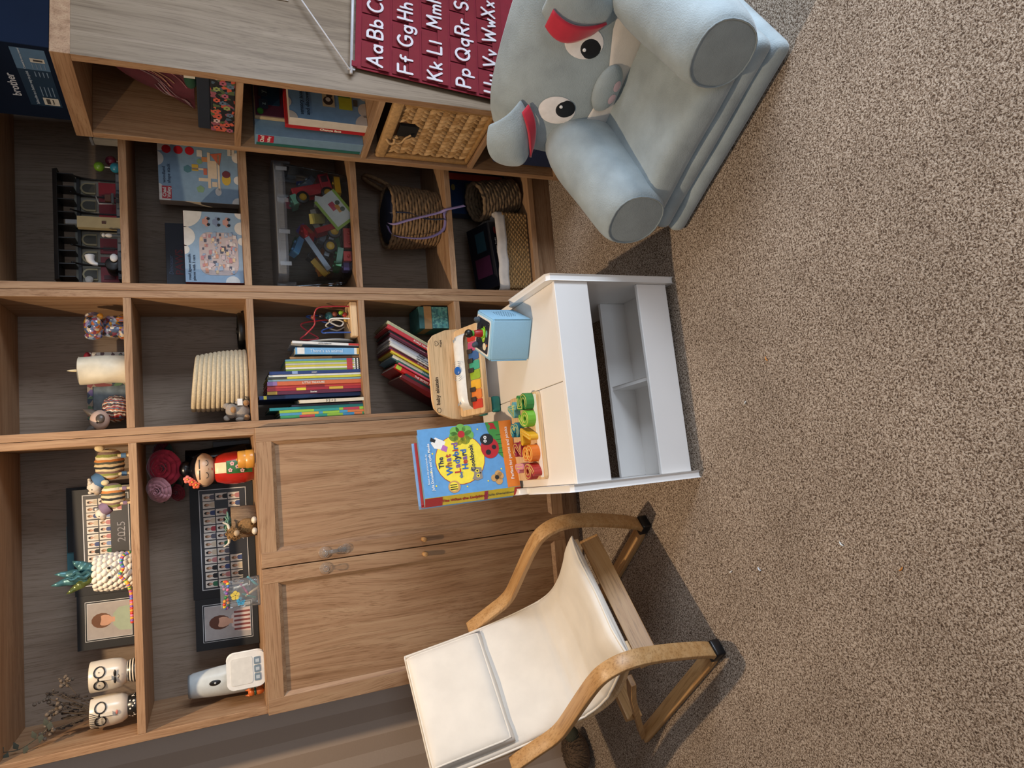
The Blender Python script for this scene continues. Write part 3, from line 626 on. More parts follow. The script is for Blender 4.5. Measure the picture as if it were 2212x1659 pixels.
# ======================= child's bentwood armchair =======================
CH = thing('child_armchair', "child's bentwood armchair with a cream canvas cushion", 'armchair', (.269, -.515, 0), R(42.45))
def frame_path():
    P = [(.495, .010), (.42, .009), (.25, .009), (.09, .009), (.025, .010), (-.008, .020), (-.026, .042), (-.044, .09), (-.064, .16), (-.079, .23), (-.084, .285), (-.072, .330), (-.040, .358), (.01, .368), (.10, .371), (.19, .372), (.245, .375), (.285, .388), (.32, .412), (.365, .442), (.405, .468)]
    return P
for sx in (-1, 1):
    pts = [(sx*.199, q.x, q.y) for q in [Vector((v[0], v[1])) for v in [tuple(u) for u in spline([Vector((a, b, 0)) for a, b in frame_path()], 4)]]]
    MB().strip(pts, (1, 0, 0), .040, .015, True).build('side_frame', PALY, CH, bevel=.002)
    st = [(sx*.184, .478, .020), (sx*.184, .24, .115), (sx*.184, .03, .205)]
    MB().strip([(sx*.194, .488, .018), (sx*.186, .34, .095), (sx*.176, .20, .165), (sx*.170, .12, .196)], (1, 0, 0), .030, .015).build('seat_strut', PALY, CH, bevel=.0015)
    MB().rbox(sx*.199-.021, sx*.199+.021, -.034, .006, .001, .030, .004).build('foot_clip', M('#101012', .35), CH)
    sf = spline([(sx*.152, -.040, .262), (sx*.152, .06, .232), (sx*.152, .155, .212), (sx*.152, .245, .212), (sx*.152, .305, .25), (sx*.152, .36, .34), (sx*.152, .412, .46), (sx*.152, .455, .60), (sx*.152, .478, .66)], 4)
    MB().strip(sf, (1, 0, 0), .034, .012, True).build('seat_rail', PLY, CH, bevel=.0015)
MB().strip([(-.188, 0, 0), (.188, 0, 0)], (0, math.cos(R(62)), math.sin(R(62))), .054, .015).build('front_bar', PALX, CH, bevel=.0015).location = (0, -.004, .200)
MB().box(-.184, .184, .36, .378, .065, .115).build('rear_bar', PALX, CH, bevel=.0015)
MB().box(-.15, .15, .463, .475, .585, .63).build('back_bar', PALX, CH, bevel=.0015)
CANV = M('#e2dbcf', .9, var=.05, vs=14, bump=.7, bs=24, sheen=.1)
prof = spline([(-.046, .262, 0), (.0, .262, 0), (.06, .252, 0), (.155, .240, 0), (.225, .243, 0), (.272, .268, 0), (.314, .322, 0), (.36, .405, 0), (.402, .500, 0), (.440, .610, 0), (.458, .665, 0)], 5)
def cushion():
    n = len(prof); vs = []; m = 28
    for i, p in enumerate(prof):
        a = prof[max(i-1, 0)]; b = prof[min(i+1, n-1)]; t = (b-a).normalized(); N = Vector((-t.y, t.x, 0))
        if N.y < 0 and N.x > 0: pass
        N = Vector((-t.y, t.x, 0)); u = i/(n-1)
        endf = min(1, min(u, 1-u)/.035)**.5*.75+.25
        for k in range(m):
            ang = 2*PI*k/m; c, s = math.cos(ang), math.sin(ang)
            lx = .172*math.copysign(abs(c)**.35, c); th = .0155*math.copysign(abs(s)**.6, s)*endf
            q = abs(lx)/.172
            seam = .006*math.exp(-(lx/.007)**2)+.0055*sum(math.exp(-((u-w_)/.012)**2) for w_ in (.33, .52)) if s > 0 else 0
            puff = .010*(1-q**2.5)*(1 if s > 0 else .1)
            dish = -.004*math.cos(lx*40)*math.exp(-((u-.25)/.15)**2)
            P = p+N*(th+puff-seam+dish+.012)
            vs.append((lx, P.x, P.y))
    b = MB(); fs = []
    for i in range(n-1):
        for k in range(m): fs.append((i*m+k, i*m+(k+1) % m, (i+1)*m+(k+1) % m, (i+1)*m+k))
    fs.append(tuple(reversed(range(m)))); fs.append(tuple(range((n-1)*m, n*m)))
    b.add(vs, fs, True); return b, vs, n, m
cb, cvs, cn, cm_ = cushion()
cu = cb.build('cushion', CANV, CH)
loop = [Vector(cvs[i*cm_+0])+Vector((.0015, 0, 0)) for i in range(cn)]+[Vector(cvs[(cn-1)*cm_+k]) for k in range(1, cm_//2)]+[Vector(cvs[i*cm_+cm_//2])-Vector((.0015, 0, 0)) for i in range(cn-1, -1, -1)]+[Vector(cvs[k]) for k in range(cm_//2-1, 0, -1)]
MB().tube(loop, .0034, 6, True).build('piping', CANV, cu)
# head pillow hanging over the top of the back
def pillow(u, v):
    i = (.745+.245*v)*(cn-1); a = int(i); f = i-a; p = prof[min(a, cn-1)].lerp(prof[min(a+1, cn-1)], f)
    t = (prof[min(a+1, cn-1)]-prof[max(a-1, 0)]).normalized(); N = Vector((-t.y, t.x, 0))
    x = (u-.5)*2; y = (v-.5)*2
    r = max(0, (1-abs(x)**6)*(1-abs(y)**6))
    P = p+N*(.030+.026*r**.45)
    return (x*.160, P.x, P.y)
hp = MB().grid(pillow, 30, 16); hp.build('head_pillow', CANV, CH, solid=.004)
edge = [Vector(pillow(t/12*.94+.03, .03)) for t in range(13)]+[Vector(pillow(.975, t/8)) for t in range(1, 8)]+[Vector(pillow(1-(t/12*.94+.03), .97)) for t in range(13)]+[Vector(pillow(.025, 1-t/8)) for t in range(1, 8)]
MB().tube(edge, .0032, 6, True).build('piping', CANV, CH)
# ======================= plush elephant armchair =======================
EL = thing('plush_elephant_armchair', 'grey plush elephant armchair with red-lined ears on the carpet', 'armchair', (1.208, -.692, 0), R(-57.1))
def plush(col, key):
    m = M(col, .95, var=.13, vs=16, bump=.5, bs=300, sheen=.4); return m
GREY = plush('#9ca7aa', 'g'); DGREY = M('#879194', .95, var=.08, vs=30, bump=.35, bs=420, sheen=.4); PW = M('#ddd6cf', .9, var=.04, vs=30, bump=.2, bs=300, sheen=.4)
def soft(x0, x1, y0, y1, z0, z1, r, wob=.004, seed=1):
    b = bmesh.new(); bmesh.ops.create_cube(b, size=1)
    for v in b.verts: v.co = ((x0+x1)/2+v.co.x*(x1-x0), (y0+y1)/2+v.co.y*(y1-y0), (z0+z1)/2+v.co.z*(z1-z0))
    bmesh.ops.bevel(b, geom=list(b.edges), offset=r, segments=4, profile=.5, affect='EDGES')
    bmesh.ops.subdivide_edges(b, edges=[e for e in b.edges if e.calc_length() > .06], cuts=5, use_grid_fill=True)
    cx, cy, cz = (x0+x1)/2, (y0+y1)/2, (z0+z1)/2
    for v in b.verts:
        p = v.co; k = math.sin(p.x*23+seed)*math.cos(p.y*19+seed*2)*wob
        v.co = p+Vector((math.sin(p.z*60+seed)*wob*.3, k*.5, k*(1 if p.z > cz else 0)))
    return MB().bm(b, True)
soft(.0, .50, .0, .44, .002, .050, .020, .003, 1).build('lower_mattress', GREY, EL)
soft(.004, .496, .004, .43, .048, .096, .020, .003, 2).build('upper_mattress', GREY, EL)
soft(.035, .465, .000, .33, .092, .172, .028, .004, 3).build('seat_cushion', GREY, EL)
def arm(sx):
    cx = .25+sx*.197; b = MB()
    st = [(-.012, .070, .070), (-.004, .080, .078), (.02, .086, .084), (.08, .088, .088), (.16, .090, .096), (.24, .092, .104), (.32, .085, .100), (.38, .06, .07)]
    vs = []; n = 24
    for (yv, rx, rz) in st:
        for k in range(n):
            a = 2*PI*k/n; w = 1+.02*math.sin(3*a+yv*30)
            x = cx+sx*.012+rx*w*math.copysign(abs(math.cos(a))**.85, math.cos(a)); z = .186+(yv-.05)*.10+rz*w*math.copysign(abs(math.sin(a))**.9, math.sin(a))
            vs.append((x, yv, max(z, .094)))
    fs = [(i*n+k, i*n+(k+1) % n, (i+1)*n+(k+1) % n, (i+1)*n+k) for i in range(len(st)-1) for k in range(n)]
    fs += [tuple(range((len(st)-1)*n, len(st)*n))]
    b.add(vs, fs, True); a_ = b.build('arm', GREY, EL, sub=1)
    capv = [(cx+sx*.012, -.018, .182)]+vs[:n]
    MB().add(capv, [(0, 1+(k+1) % n, 1+k) for k in range(n)], True).build('arm_end', DGREY, a_)
    MB().tube([Vector(v)+Vector((0, -.001, 0)) for v in vs[:n]], .002, 5, True).build('piping', DGREY, a_)
arm(-1); arm(1)
EC, EHX, EHZ, EYC, EB = (.25, .290), .285, .178, .375, .092
def face_y(x, z):
    u = abs(x-EC[0])/EHX; v = abs(z-EC[1])/EHZ
    q = 1-(u**3+v**3.2)
    return EYC-EB*max(q, 0)**.42+(z-.17)*.16
def headgrid(front):
    def fn(u, v):
        # concentric map of the unit square to the rounded outline
        a = 2*PI*u; r = v
        c, s = math.cos(a), math.sin(a)
        k = (abs(c)**3+abs(s)**3.2)**(-1/3.1)
        x = EC[0]+EHX*r*k*c; z = EC[1]+EHZ*r*k*s
        q = max(0, 1-r**3)
        y = EYC+(-EB if front else EB*.75)*q**.45+(z-.17)*.16
        return (x, y, z)
    return fn
MB().grid(headgrid(True), 48, 14).grid(headgrid(False), 48, 14).build('backrest_head', GREY, EL)
def decal(name, m, poly, lift=.0025, parent=EL, thick=True):
    b = MB(); cx = sum(p[0] for p in poly)/len(poly); cz = sum(p[1] for p in poly)/len(poly); n = len(poly)
    vs = []; fs = []; K = 4
    for j in range(1, K+1):
        for (x, z) in poly:
            t = j/K; px, pz = cx+(x-cx)*t, cz+(z-cz)*t
            vs.append((px, face_y(px, pz)-lift*(1 if j < K else .3), pz))
    vs.append((cx, face_y(cx, cz)-lift, cz)); c = len(vs)-1
    for i in range(n):
        fs.append((c, i, (i+1) % n))
        for j in range(K-1): fs.append((j*n+i, (j+1)*n+i, (j+1)*n+(i+1) % n, j*n+(i+1) % n))
    return b.add(vs, fs, True).build(name, m, parent)
def oval(cx, cz, rx, rz, n=28, tilt=0): return [(cx+rx*math.cos(2*PI*i/n)*math.cos(tilt)-rz*math.sin(2*PI*i/n)*math.sin(tilt), cz+rx*math.cos(2*PI*i/n)*math.sin(tilt)+rz*math.sin(2*PI*i/n)*math.cos(tilt)) for i in range(n)]
for (cx, cz, sx) in ((.128, .316, 1), (.305, .312, -1)):
    e_ = decal('eye', M('#ece6e2', .6), oval(cx, cz, .038, .048), .003)
    decal('pupil', M('#08070a', .5), oval(cx+sx*.008, cz-.018, .025, .027), .005, e_)
    decal('highlight', M('#f2f0ee', .5), oval(cx+sx*.014, cz-.004, .005, .005, 12), .007, e_)
muz = [(.015, .165), (.10, .150), (.20, .146), (.30, .146), (.40, .152), (.49, .170), (.485, .240), (.43, .258), (.35, .256), (.285, .236), (.245, .222), (.185, .222), (.13, .230), (.08, .236), (.02, .228)]
mz = decal('muzzle', PW, muz, .004)
# short rounded trunk in the middle of the muzzle
tr = MB(); tr.ell((.215, face_y(.215, .215)-.006, .215), (.062, .018, .036), 24, 14)
tr.build('trunk', GREY, EL)
def trunk_front(x, z): return face_y(.215, .215)-.006-.018*math.sqrt(max(0, 1-((x-.215)/.062)**2-((z-.215)/.036)**2))
for dx in (-.018, .016):
    n = 14; vs = [(.215+dx+.014*math.cos(2*PI*i/n), trunk_front(.215+dx+.014*math.cos(2*PI*i/n), .199+.011*math.sin(2*PI*i/n))-.0012, .199+.011*math.sin(2*PI*i/n)) for i in range(n)]+[(.215+dx, trunk_front(.215+dx, .199)-.002, .199)]
    MB().add(vs, [(n, i, (i+1) % n) for i in range(n)], True).build('trunk_tip', M('#d9b9bd', .8), EL)
RED = M('#c22a3e', .85, sheen=.3)
def ear(sx):
    # flap: grows from the top corner of the head, folds over and hangs, red lining on the lower edge
    ox = .030 if sx < 0 else .425
    oz = .425 if sx < 0 else .435
    L = .13 if sx < 0 else .155
    def fn(u, v, off=0):
        w = .045+.05*math.sin(PI*min(1, .15+.85*v))**.8
        side_ = (u-.5)*2*w
        curl = .030*math.sin(PI*u)*(.5+.5*v)
        if sx < 0:
            x = ox+.06-side_*.55-v*L*.95; z = oz+.018+side_*.45-.055*v*v-.028*v
        else:
            x = ox+side_*.95-v*.03; z = oz+.012-v*L+.012*math.sin(PI*v)
        y = face_y(min(max(ox, .02), .48), .40)-.018-curl-.020*math.sin(PI*v)-off-(.02 if sx > 0 else .0)
        return (x, y, z)
    e_ = MB().grid(lambda u, v: fn(u, v), 14, 14).build('ear', GREY, EL, solid=.008, sub=1)
    ln_ = MB().grid(lambda u, v: tuple(Vector(fn(-.06+(.26 if sx > 0 else .20)*u, .12+.88*v))+Vector((0, -.010+.016*u*0, -.004 if sx < 0 else 0))), 6, 14)
    ln_.build('ear_lining', RED, e_, solid=.006)
ear(-1); ear(1)
# ======================= things on the wide bookcase: upper shelf =======================
ZA1, ZA0 = 1.3673, 1.0513
SKIN = M('#c99a80', .7); GLAZE = M('#cdc2b0', .25, var=.04, vs=40); INKB = M('#15110f', .35)
def vase(x, y, rz, label, collar, style):
    t = thing('face_vase', label, 'vase', (x, y, ZA1), rz, 'pair of face vases')
    MB().lathe([(.0001, 0), (.030, 0), (.031, .010), (.028, .022), (.026, .027)], 28).build('collar', collar, t)
    pr = [(.024, .027), (.030, .030), (.037, .042), (.0395, .060), (.0400, .085), (.0395, .112), (.0385, .1135), (.0375, .112), (.037, .080), (.02, .045), (.0001, .043)]
    MB().lathe(pr, 32).build('head', GLAZE, t)
    def fy(xx, r=.0402): return -math.sqrt(max(r*r-xx*xx, 0))-.0006
    def line(pts, r, m, nm): return MB().tube([(a, fy(a)-.0004, b) for a, b in pts], r, 6).build(nm, m, t)
    g = MB()
    for sx in (-1, 1):
        c = sx*.0165; MB().tube([(c+.0125*math.cos(a), fy(c+.0125*math.cos(a))-.001, .088+.0125*math.sin(a)) for a in [k*PI/10 for k in range(20)]], .0017, 6, True).build('glasses_rim', INKB, t)
    line([(-.004, .089), (0, .091), (.004, .089)], .0018, INKB, 'glasses_bridge')
    MB().prism([(-.0035, .060), (.0035, .060), (.0018, .086), (-.0018, .086)], fy(0)-.007, fy(0)+.002).build('nose', GLAZE, t, bevel=.001)
    if style == 'm':
        for sx in (-1, 1):
            MB().ell((sx*.009, fy(.009)-.001, .052), (.0085, .0016, .0033), 14, 8).build('moustache', INKB, t)
            MB().ell((sx*.0165, fy(.0165)-.0006, .089), .0013, 8, 6).build('pupil', INKB, t)
        line([(-.005, .044), (0, .042), (.005, .044)], .0008, INKB, 'mouth')
    else:
        MB().ell((0, fy(0)-.001, .050), (.0055, .0014, .0030), 14, 8).build('lips', M('#b56a5e', .4), t)
        for k in range(5): MB().tube([(-.024+.0035*k, fy(-.024+.0035*k)-.0004, .087), (-.025+.0035*k, fy(-.025+.0035*k)-.0004, .082)], .0005, 4).build('lash', INKB, t)
        for k in range(9):
            a = -.036+.0055*k; MB().tube([(a, fy(a)-.0004, .1125), (a*.85-.004, fy(a*.85-.004)-.0004, .103), (a*.8-.010, fy(max(-.039, a*.8-.010))-.0004, .095-.0006*k)], .0007, 4).build('hair_line', INKB, t)
    return t
DOTS = None
def dotted():
    m, nt, b = new_mat('dotted black'); N = nt.nodes; tc = N.new('ShaderNodeTexCoord'); v = N.new('ShaderNodeTexVoronoi'); v.inputs['Scale'].default_value = 110
    link(nt, tc.outputs['Object'], v.inputs['Vector']); rp = N.new('ShaderNodeValToRGB'); rp.color_ramp.interpolation = 'CONSTANT'
    rp.color_ramp.elements[0].color = (.75, .72, .66, 1); rp.color_ramp.elements[1].position = .32; rp.color_ramp.elements[1].color = (.008, .008, .008, 1)
    link(nt, v.outputs['Distance'], rp.inputs[0]); link(nt, rp.outputs[0], b.inputs['Base Color']); b.inputs['Roughness'].default_value = .3; return m
vase(.074, .085, R(4), 'white face vase with winking eye and dotted black collar', dotted(), 'w')
vase(.166, .085, R(2), 'white face vase with moustache and striped collar', stripes_mat('striped collar', ['#0d0c0c', '#cdc2b0'], 'z', .007, .3), 'm')
# dried flowers standing in the winking vase
df = thing('dried_flower_bouquet', 'bunch of dried brown flowers standing in the winking face vase', 'dried flowers', (.074, .085, ZA1+.046))
STEM = M('#4a3d30', .9); DRY = M('#6a5c4e', .95, var=.25, vs=300); DRK = M('#332a24', .95, var=.3, vs=300)
for k in range(11):
    a = rnd.uniform(-.3, 1.0); dx = -.03+.115*k/10; ex = (dx, rnd.uniform(-.02, .05), .135+.05*rnd.random()-.35*abs(dx-.01)*.6)
    MB().tube(spline([(0, 0, 0), (dx*.25, 0, .07), ex], 4), .0011, 5).build('stem', STEM, df)
    f = MB()
    if k % 3 == 1:
        for j in range(16): f.ell((ex[0]+rnd.gauss(0, .008), ex[1]+rnd.gauss(0, .008), ex[2]+rnd.gauss(0, .010)), rnd.uniform(.003, .006), 6, 4)
        f.build('flower_head', DRY, df)
    else:
        for j in range(12): f.ell((ex[0]*(1-.04*j)+rnd.gauss(0, .003), ex[1]*(1-.04*j)+rnd.gauss(0, .003), ex[2]-.006*j), (.003, .003, .006), 5, 4)
        f.build('seed_head', DRK, df)
gv = thing('leaf_garland', 'dark trailing leaf strand hanging at the end of the upper shelf', 'garland', (.034, .05, 1.6645))
pts = spline([(0, 0, 0), (-.002, 0, -.03), (.012, 0, -.062), (.03, .0, -.085), (.052, 0, -.100)], 5)
MB().tube(pts, .0011, 5).build('stem', M('#33342a', .8), gv)
for k in range(8):
    p = pts[int(k*(len(pts)-1)/7)]; sg = -1 if k % 2 else 1
    MB(MT(p.x, p.y, p.z, 0, 0, sg*(1.1+.2*k*.2))).add([(0,0,0),(.007,-.002,.010),(0,-.001,.024),(-.007,-.002,.010),(0,-.003,.011)], [(0,1,4),(1,2,4),(2,3,4),(3,0,4)], True).build('leaf', M('#3d4034', .7), gv)
# photo folders
CARD = M('#121214', .6, var=.2, vs=300); PH = {}
def portrait(mb, mats_off, x0, x1, z0, z1, y, shirt, hair, bgc):
    """flat print: background, shirt, neck, face, hair"""
    w_, h_ = x1-x0, z1-z0; cx = (x0+x1)/2
    mb.mat(bgc).rect(x0, x1, z0, z1, y)
    mb.mat(shirt).flat([(cx-.36*w_, z0), (cx+.36*w_, z0), (cx+.33*w_, z0+.28*h_), (cx+.16*w_, z0+.42*h_), (cx-.16*w_, z0+.42*h_), (cx-.33*w_, z0+.28*h_)], y-.0002)
    mb.mat(hair).disc(cx, z0+.68*h_, .215*w_, y-.0003, 'xz', 14, .235*h_)
    mb.mat(mats_off).rect(cx-.07*w_, cx+.07*w_, z0+.38*h_, z0+.5*h_, y-.0003).disc(cx, z0+.61*h_, .155*w_, y-.0005, 'xz', 14, .175*h_)
    mb.mat(hair).flat([(cx-.17*w_, z0+.68*h_), (cx-.10*w_, z0+.72*h_), (cx+.02*w_, z0+.69*h_), (cx+.17*w_, z0+.70*h_), (cx+.16*w_, z0+.83*h_), (cx, z0+.89*h_), (cx-.16*w_, z0+.83*h_)], y-.0006)
def folder(label, loc, rz, tilt, wl, wr, h, ang, shirtm, hairm, year, extra=0):
    t = thing('photo_folder', label, 'photo folder', loc, 0, 'school photo folders', rot=Euler((tilt, 0, rz)))
    lm = MT(0, 0, 0, ang)
    MB(lm).box(-wl, 0, 0, .003, 0, h).build('portrait_panel', CARD, t)
    MB().box(0.0005, wr, 0, .003, 0, h*1.02).build('class_panel', CARD, t)
    LN = M('#c8c8c8', .5)
    def border(name, mx, x0, x1, z0, z1, wdt, yv):
        b = MB(mx)
        b.prism([(x0,z0),(x1,z0),(x1,z1),(x0,z1)], yv, yv+.0004)
        b.build(name, LN, t)
    border('white_line', lm, -wl+.022, -.018, .016, h-.020, .002, -.0006)
    MB(lm).box(-wl+.0235, -.0195, -.0011, -.0006, .0175, h-.0215).build('inner_mount', CARD, t)
    border('white_line', lm, -wl+.027, -.023, .021, h-.025, .002, -.0016)
    p = MB(lm); portrait(p, 0, -wl+.0285, -.0245, .0225, h-.0265, -.0019, 1, 2, 3)
    if extra:
        w0, w1 = -wl+.0285, -.0245
        for k in range(5): p.mat(4).rect(w0+(w1-w0)*(.2+.13*k), w0+(w1-w0)*(.26+.13*k), .0225, .0225+(h-.049)*.36, -.0023)
    p.build('portrait_print', [SKIN, shirtm, hairm, M('#a39c98', .5), M('#7d3a34', .6)], t)
    border('white_line', Matrix(), .026, wr-.016, .020, h-.022, .002, -.0006)
    MB().box(.0285, wr-.0185, -.0012, -.0006, .0225, h-.0245).build('class_photo', M('#2c2c30', .45), t)
    cp = MB(); cols = ['#3a4a78', '#a83a44', '#2f6a4a', '#c8b8a0', '#1c1c22', '#7a8fb8', '#b87a7a', '#5a5a66']
    ms = [SKIN, M('#d8d0c4', .5), M('#38261c', .6), M('#7a5a38', .6), M('#1a1512', .6)]+[M(c, .6) for c in cols]
    nx = 12; w0 = (wr-.060)/nx; hh = (h-.062)/3.25
    for r in range(3):
        for c in range(nx):
            if r == 2 and 3 < c < 10: continue
            if r == 1 and c in (10,): continue
            x = .034+c*w0+rnd.uniform(-.0006, .0006); z = h-.030-(r+1)*hh*1.02+rnd.uniform(-.0006, .0006)
            k = cp; 
            portrait(k, 0, x, x+w0*.86, z, z+hh*.94, -.0016, 5+rnd.randrange(len(cols)), 2+rnd.randrange(3), 1)
    cp.build('class_photo_print', ms, t)
    words(year, .030, M('#8a8a90', .6), t, FRONT(.034+6.9*w0, -.0018, .040))
    words('School Class', .0055, M('#c8c8cc', .6), t, FRONT(.034+6.9*w0, -.0022, .033))
    return t
folder('black photo folder behind the yarn pineapple, portrait in a pale green top', (.362, .185, ZA1+.001), R(-3), R(-7), .150, .300, .160, R(3), M('#9fae98', .7), M('#6b4630', .7), '2025')
folder('black photo folder on the lower shelf, portrait in a striped shirt', (.300, .195, ZA0+.001), R(-3), R(-7), .150, .345, .176, R(4), M('#c9b8b0', .7), M('#5a3424', .7), '2024', 1)
b2 = thing('photo_folder', 'black and teal card folder standing behind the yarn pineapple', 'photo folder', (.40, .232, ZA1+.001), 0, None, rot=Euler((R(-5), 0, 0)))
MB().box(.085, .27, 0, .003, 0, .186).build('black_card', CARD, b2); MB().box(.0, .16, .0035, .0055, 0, .188).build('teal_card', M('#3f7078', .7), b2)
# yarn pineapple
PI_ = thing('yarn_pineapple', 'white chunky yarn pineapple with a smiling face and teal foil leaves', 'plush toy', (.437, .075, ZA1), R(0))
yb = MB(); YARN = M('#d8cfc0', .9, var=.06, vs=120, bump=.2)
for r in range(8):
    n = 15
    for k in range(n):
        a = 2*PI*(k+.5*(r % 2))/n; rr = .046*(1-.10*((r-3.5)/3.5)**2)
        yb.at(MT(rr*math.cos(a), rr*math.sin(a), .008+r*.0118, a+PI/2, 0, .5)).ell((0, 0, 0), (.0105, .0062, .0066), 8, 6)
yb.at(Matrix()).lathe([(.0001, .002), (.04, .004), (.045, .04), (.044, .085), (.03, .094), (.0001, .095)], 20)
yb.build('yarn_body', YARN, PI_)
for sx in (-1, 1): MB().ell((sx*.0125+.004, -.052, .056), (.004, .003, .004), 10, 8).build('eye', INKB, PI_)
MB().tube([(.004+.006*math.sin(a), -.0545, .046-.0045*math.cos(a)) for a in [-1.2+.3*i for i in range(9)]], .0007, 5).build('mouth', INKB, PI_)
FOIL = M('#3f686c', .34, var=.25, vs=50, metal=.35); FOIL2 = M('#5f6a3a', .25, metal=.4, var=.3, vs=50)
def foil_leaf(ax, ay, lean, L, w_, m):
    b = MB(MT(0, 0, .09, ax, 0, lean))
    def fn(u, v):
        ww = w_*math.sin(PI*min(1, v*.86+.14))**.8*(1-.2*v); a = 2*PI*u
        return (ww*math.cos(a), ww*.55*math.sin(a)+.004*math.sin(v*20), v*L)
    b.grid(fn, 12, 12); b.build('foil_leaf', m, PI_)
foil_leaf(0, 0, -.16, .108, .015, FOIL); foil_leaf(.3, 0, .12, .100, .014, FOIL); foil_leaf(0, 0, -.55, .085, .013, FOIL2); foil_leaf(0, 0, .62, .070, .017, FOIL); foil_leaf(1.5, 0, -.45, .085, .014, FOIL); foil_leaf(-1.2, 0, .4, .070, .014, FOIL)
# bead necklace lying round the pineapple
NK = thing('bead_necklace', 'string of bright beads lying in front of the yarn pineapple', 'necklace', (.437, .02, ZA1))
bc = [M(c, .3) for c in ('#c8402c', '#d98a2c', '#3a7f4a', '#7a4f9a', '#d06a8a', '#4a6fb0', '#d8b83a')]
path = spline([(.052, -.004, .006), (.045, -.008, .020), (.030, -.010, .026), (.012, -.010, .022), (-.004, -.010, .030), (-.018, -.008, .020), (-.03, -.008, .012), (-.045, -.006, .008), (-.055, -.004, .006), (-.075, -.006, .005), (-.10, -.008, .005), (-.13, -.006, .005)], 5)
beadmesh = {}
for i, p in enumerate(path):
    k = rnd.randrange(7)
    b = MB(); b.ell((0, 0, 0), .0046, 8, 6)
    if k not in beadmesh: o = b.build('bead', bc[k], NK); beadmesh[k] = o.data
    else: o = bpy.data.objects.new('bead', beadmesh[k]); COL.objects.link(o); o.parent = NK
    o.location = p
# striped sheep
WOOL = stripes_mat('striped wool', ['#c9b48a', '#4a4a3c', '#b8763a', '#cfc0a0', '#8a8f4a', '#7a6258', '#d0bf98', '#2a2a2a'], 'x', .052, .85, .006, 40, .5, True)
def sheep(x, y, s, label, scarf):
    t = thing('sheep_figurine', label, 'figurine', (x, y, ZA1), R(-8), 'striped sheep figurines')
    b = MB()
    def fn(u, v):
        a = 2*PI*u; th = PI*v; rr = math.sin(th)**.75
        wv = 1+.035*math.sin(v*58+1.5*math.sin(a*2))
        return (-.042*s*math.cos(th), .031*s*rr*wv*math.cos(a), .056*s+.036*s*rr*wv*math.sin(a))
    b.grid(fn, 22, 40); b.build('body', WOOL, t)
    MB(MT(-.040*s, -.004, .078*s, 0, 0, -.5)).lathe([(.020*s, -.012*s), (.023*s, 0), (.021*s, .014*s)], 16).build('scarf', M(scarf, .8), t)
    h = MB(); h.ell((-.056*s, -.010*s, .092*s), (.018*s, .016*s, .017*s), 14, 10)
    for k in range(14): h.ell((-.052*s+rnd.gauss(0, .008)*s, -.008*s+rnd.gauss(0, .008)*s, .103*s+rnd.gauss(0, .003)*s), .005*s, 6, 4)
    h.build('head', M('#cfc4b4', .8, bump=.4, bs=200), t)
    MB().ell((-.070*s, -.014*s, .086*s), (.010*s, .010*s, .009*s), 10, 8).build('muzzle', M('#a08d78', .7), t)
    MB().ell((-.062*s, -.024*s, .097*s), .0018, 8, 6).build('eye', INKB, t)
    for a, c in ((-.026, -.016), (-.022, .014), (.024, -.016), (.026, .014)): MB().cyl(.0048*s, 0, .034*s, 10, (a*s, c*s, 0)).build('leg', M('#c9b48a', .8), t); 
    for a, c in ((-.026, -.016), (.024, -.016)): MB().cyl(.0068*s, .014*s, .026*s, 10, (a*s, c*s, 0)).build('sock', M(scarf, .8), t)
    MB().ell((.046*s, 0, .078*s), (.010*s, .008*s, .012*s), 10, 8).build('tail', M('#cbb78e', .9, bump=.4), t)
sheep(.728, .105, 1.02, 'larger striped sheep figurine wearing a blue scarf', '#4a6f94'); sheep(.642, .055, .80, 'smaller striped sheep figurine wearing a mauve scarf', '#7a6478')
# ======================= things on the shelf above the doors =======================
AF = thing('air_freshener', 'tall pale tapered air freshener with an eye-shaped window', 'air freshener', (.080, .125, ZA0))
def af(u, v):
    a = 2*PI*u; z = .196*v; r = (.047-.010*v-.004*(2*v-1)**2)*(1 if v < .995 else .9)
    return (r*math.cos(a), r*.85*math.sin(a), z)
MB().grid(af, 32, 20).build('shell', M('#b9bfbf', .35), AF); MB().lathe([(.034, .194), (.030, .199), (.0001, .199)], 28).build('cap', M('#8a8f92', .4), AF)
MB().ell((.006, -.0335, .128), (.008, .0022, .016), 16, 12).build('window', INKB, AF); MB().ell((.006, -.0352, .128), .003, 10, 8).build('nozzle', M('#b0b4b6', .3), AF)
TC = thing('toy_case', 'small white rounded toy case with three windows, in front of the air freshener', 'toy case', (.122, .035, ZA0), R(4))
MB().prism(rrect(-.044, .044, 0, .094, .016, 6), -.014, .014).build('shell', M('#d9d6cf', .35), TC, bevel=.004)
MB().prism(rrect(-.036, .036, .030, .087, .008), -.0152, -.0138).build('lid_panel', M('#cfccc4', .4), TC)
for k in range(3): MB().prism(rrect(-.032+.022*k, -.012+.022*k, .009, .026, .003), -.0155, -.0142).build('window', M('#6f7f8a', .2), TC); MB().prism(rrect(-.027+.022*k, -.018+.022*k, .012, .022, .001), -.0162, -.0154).build('window_print', M('#aab4ba', .5), TC)
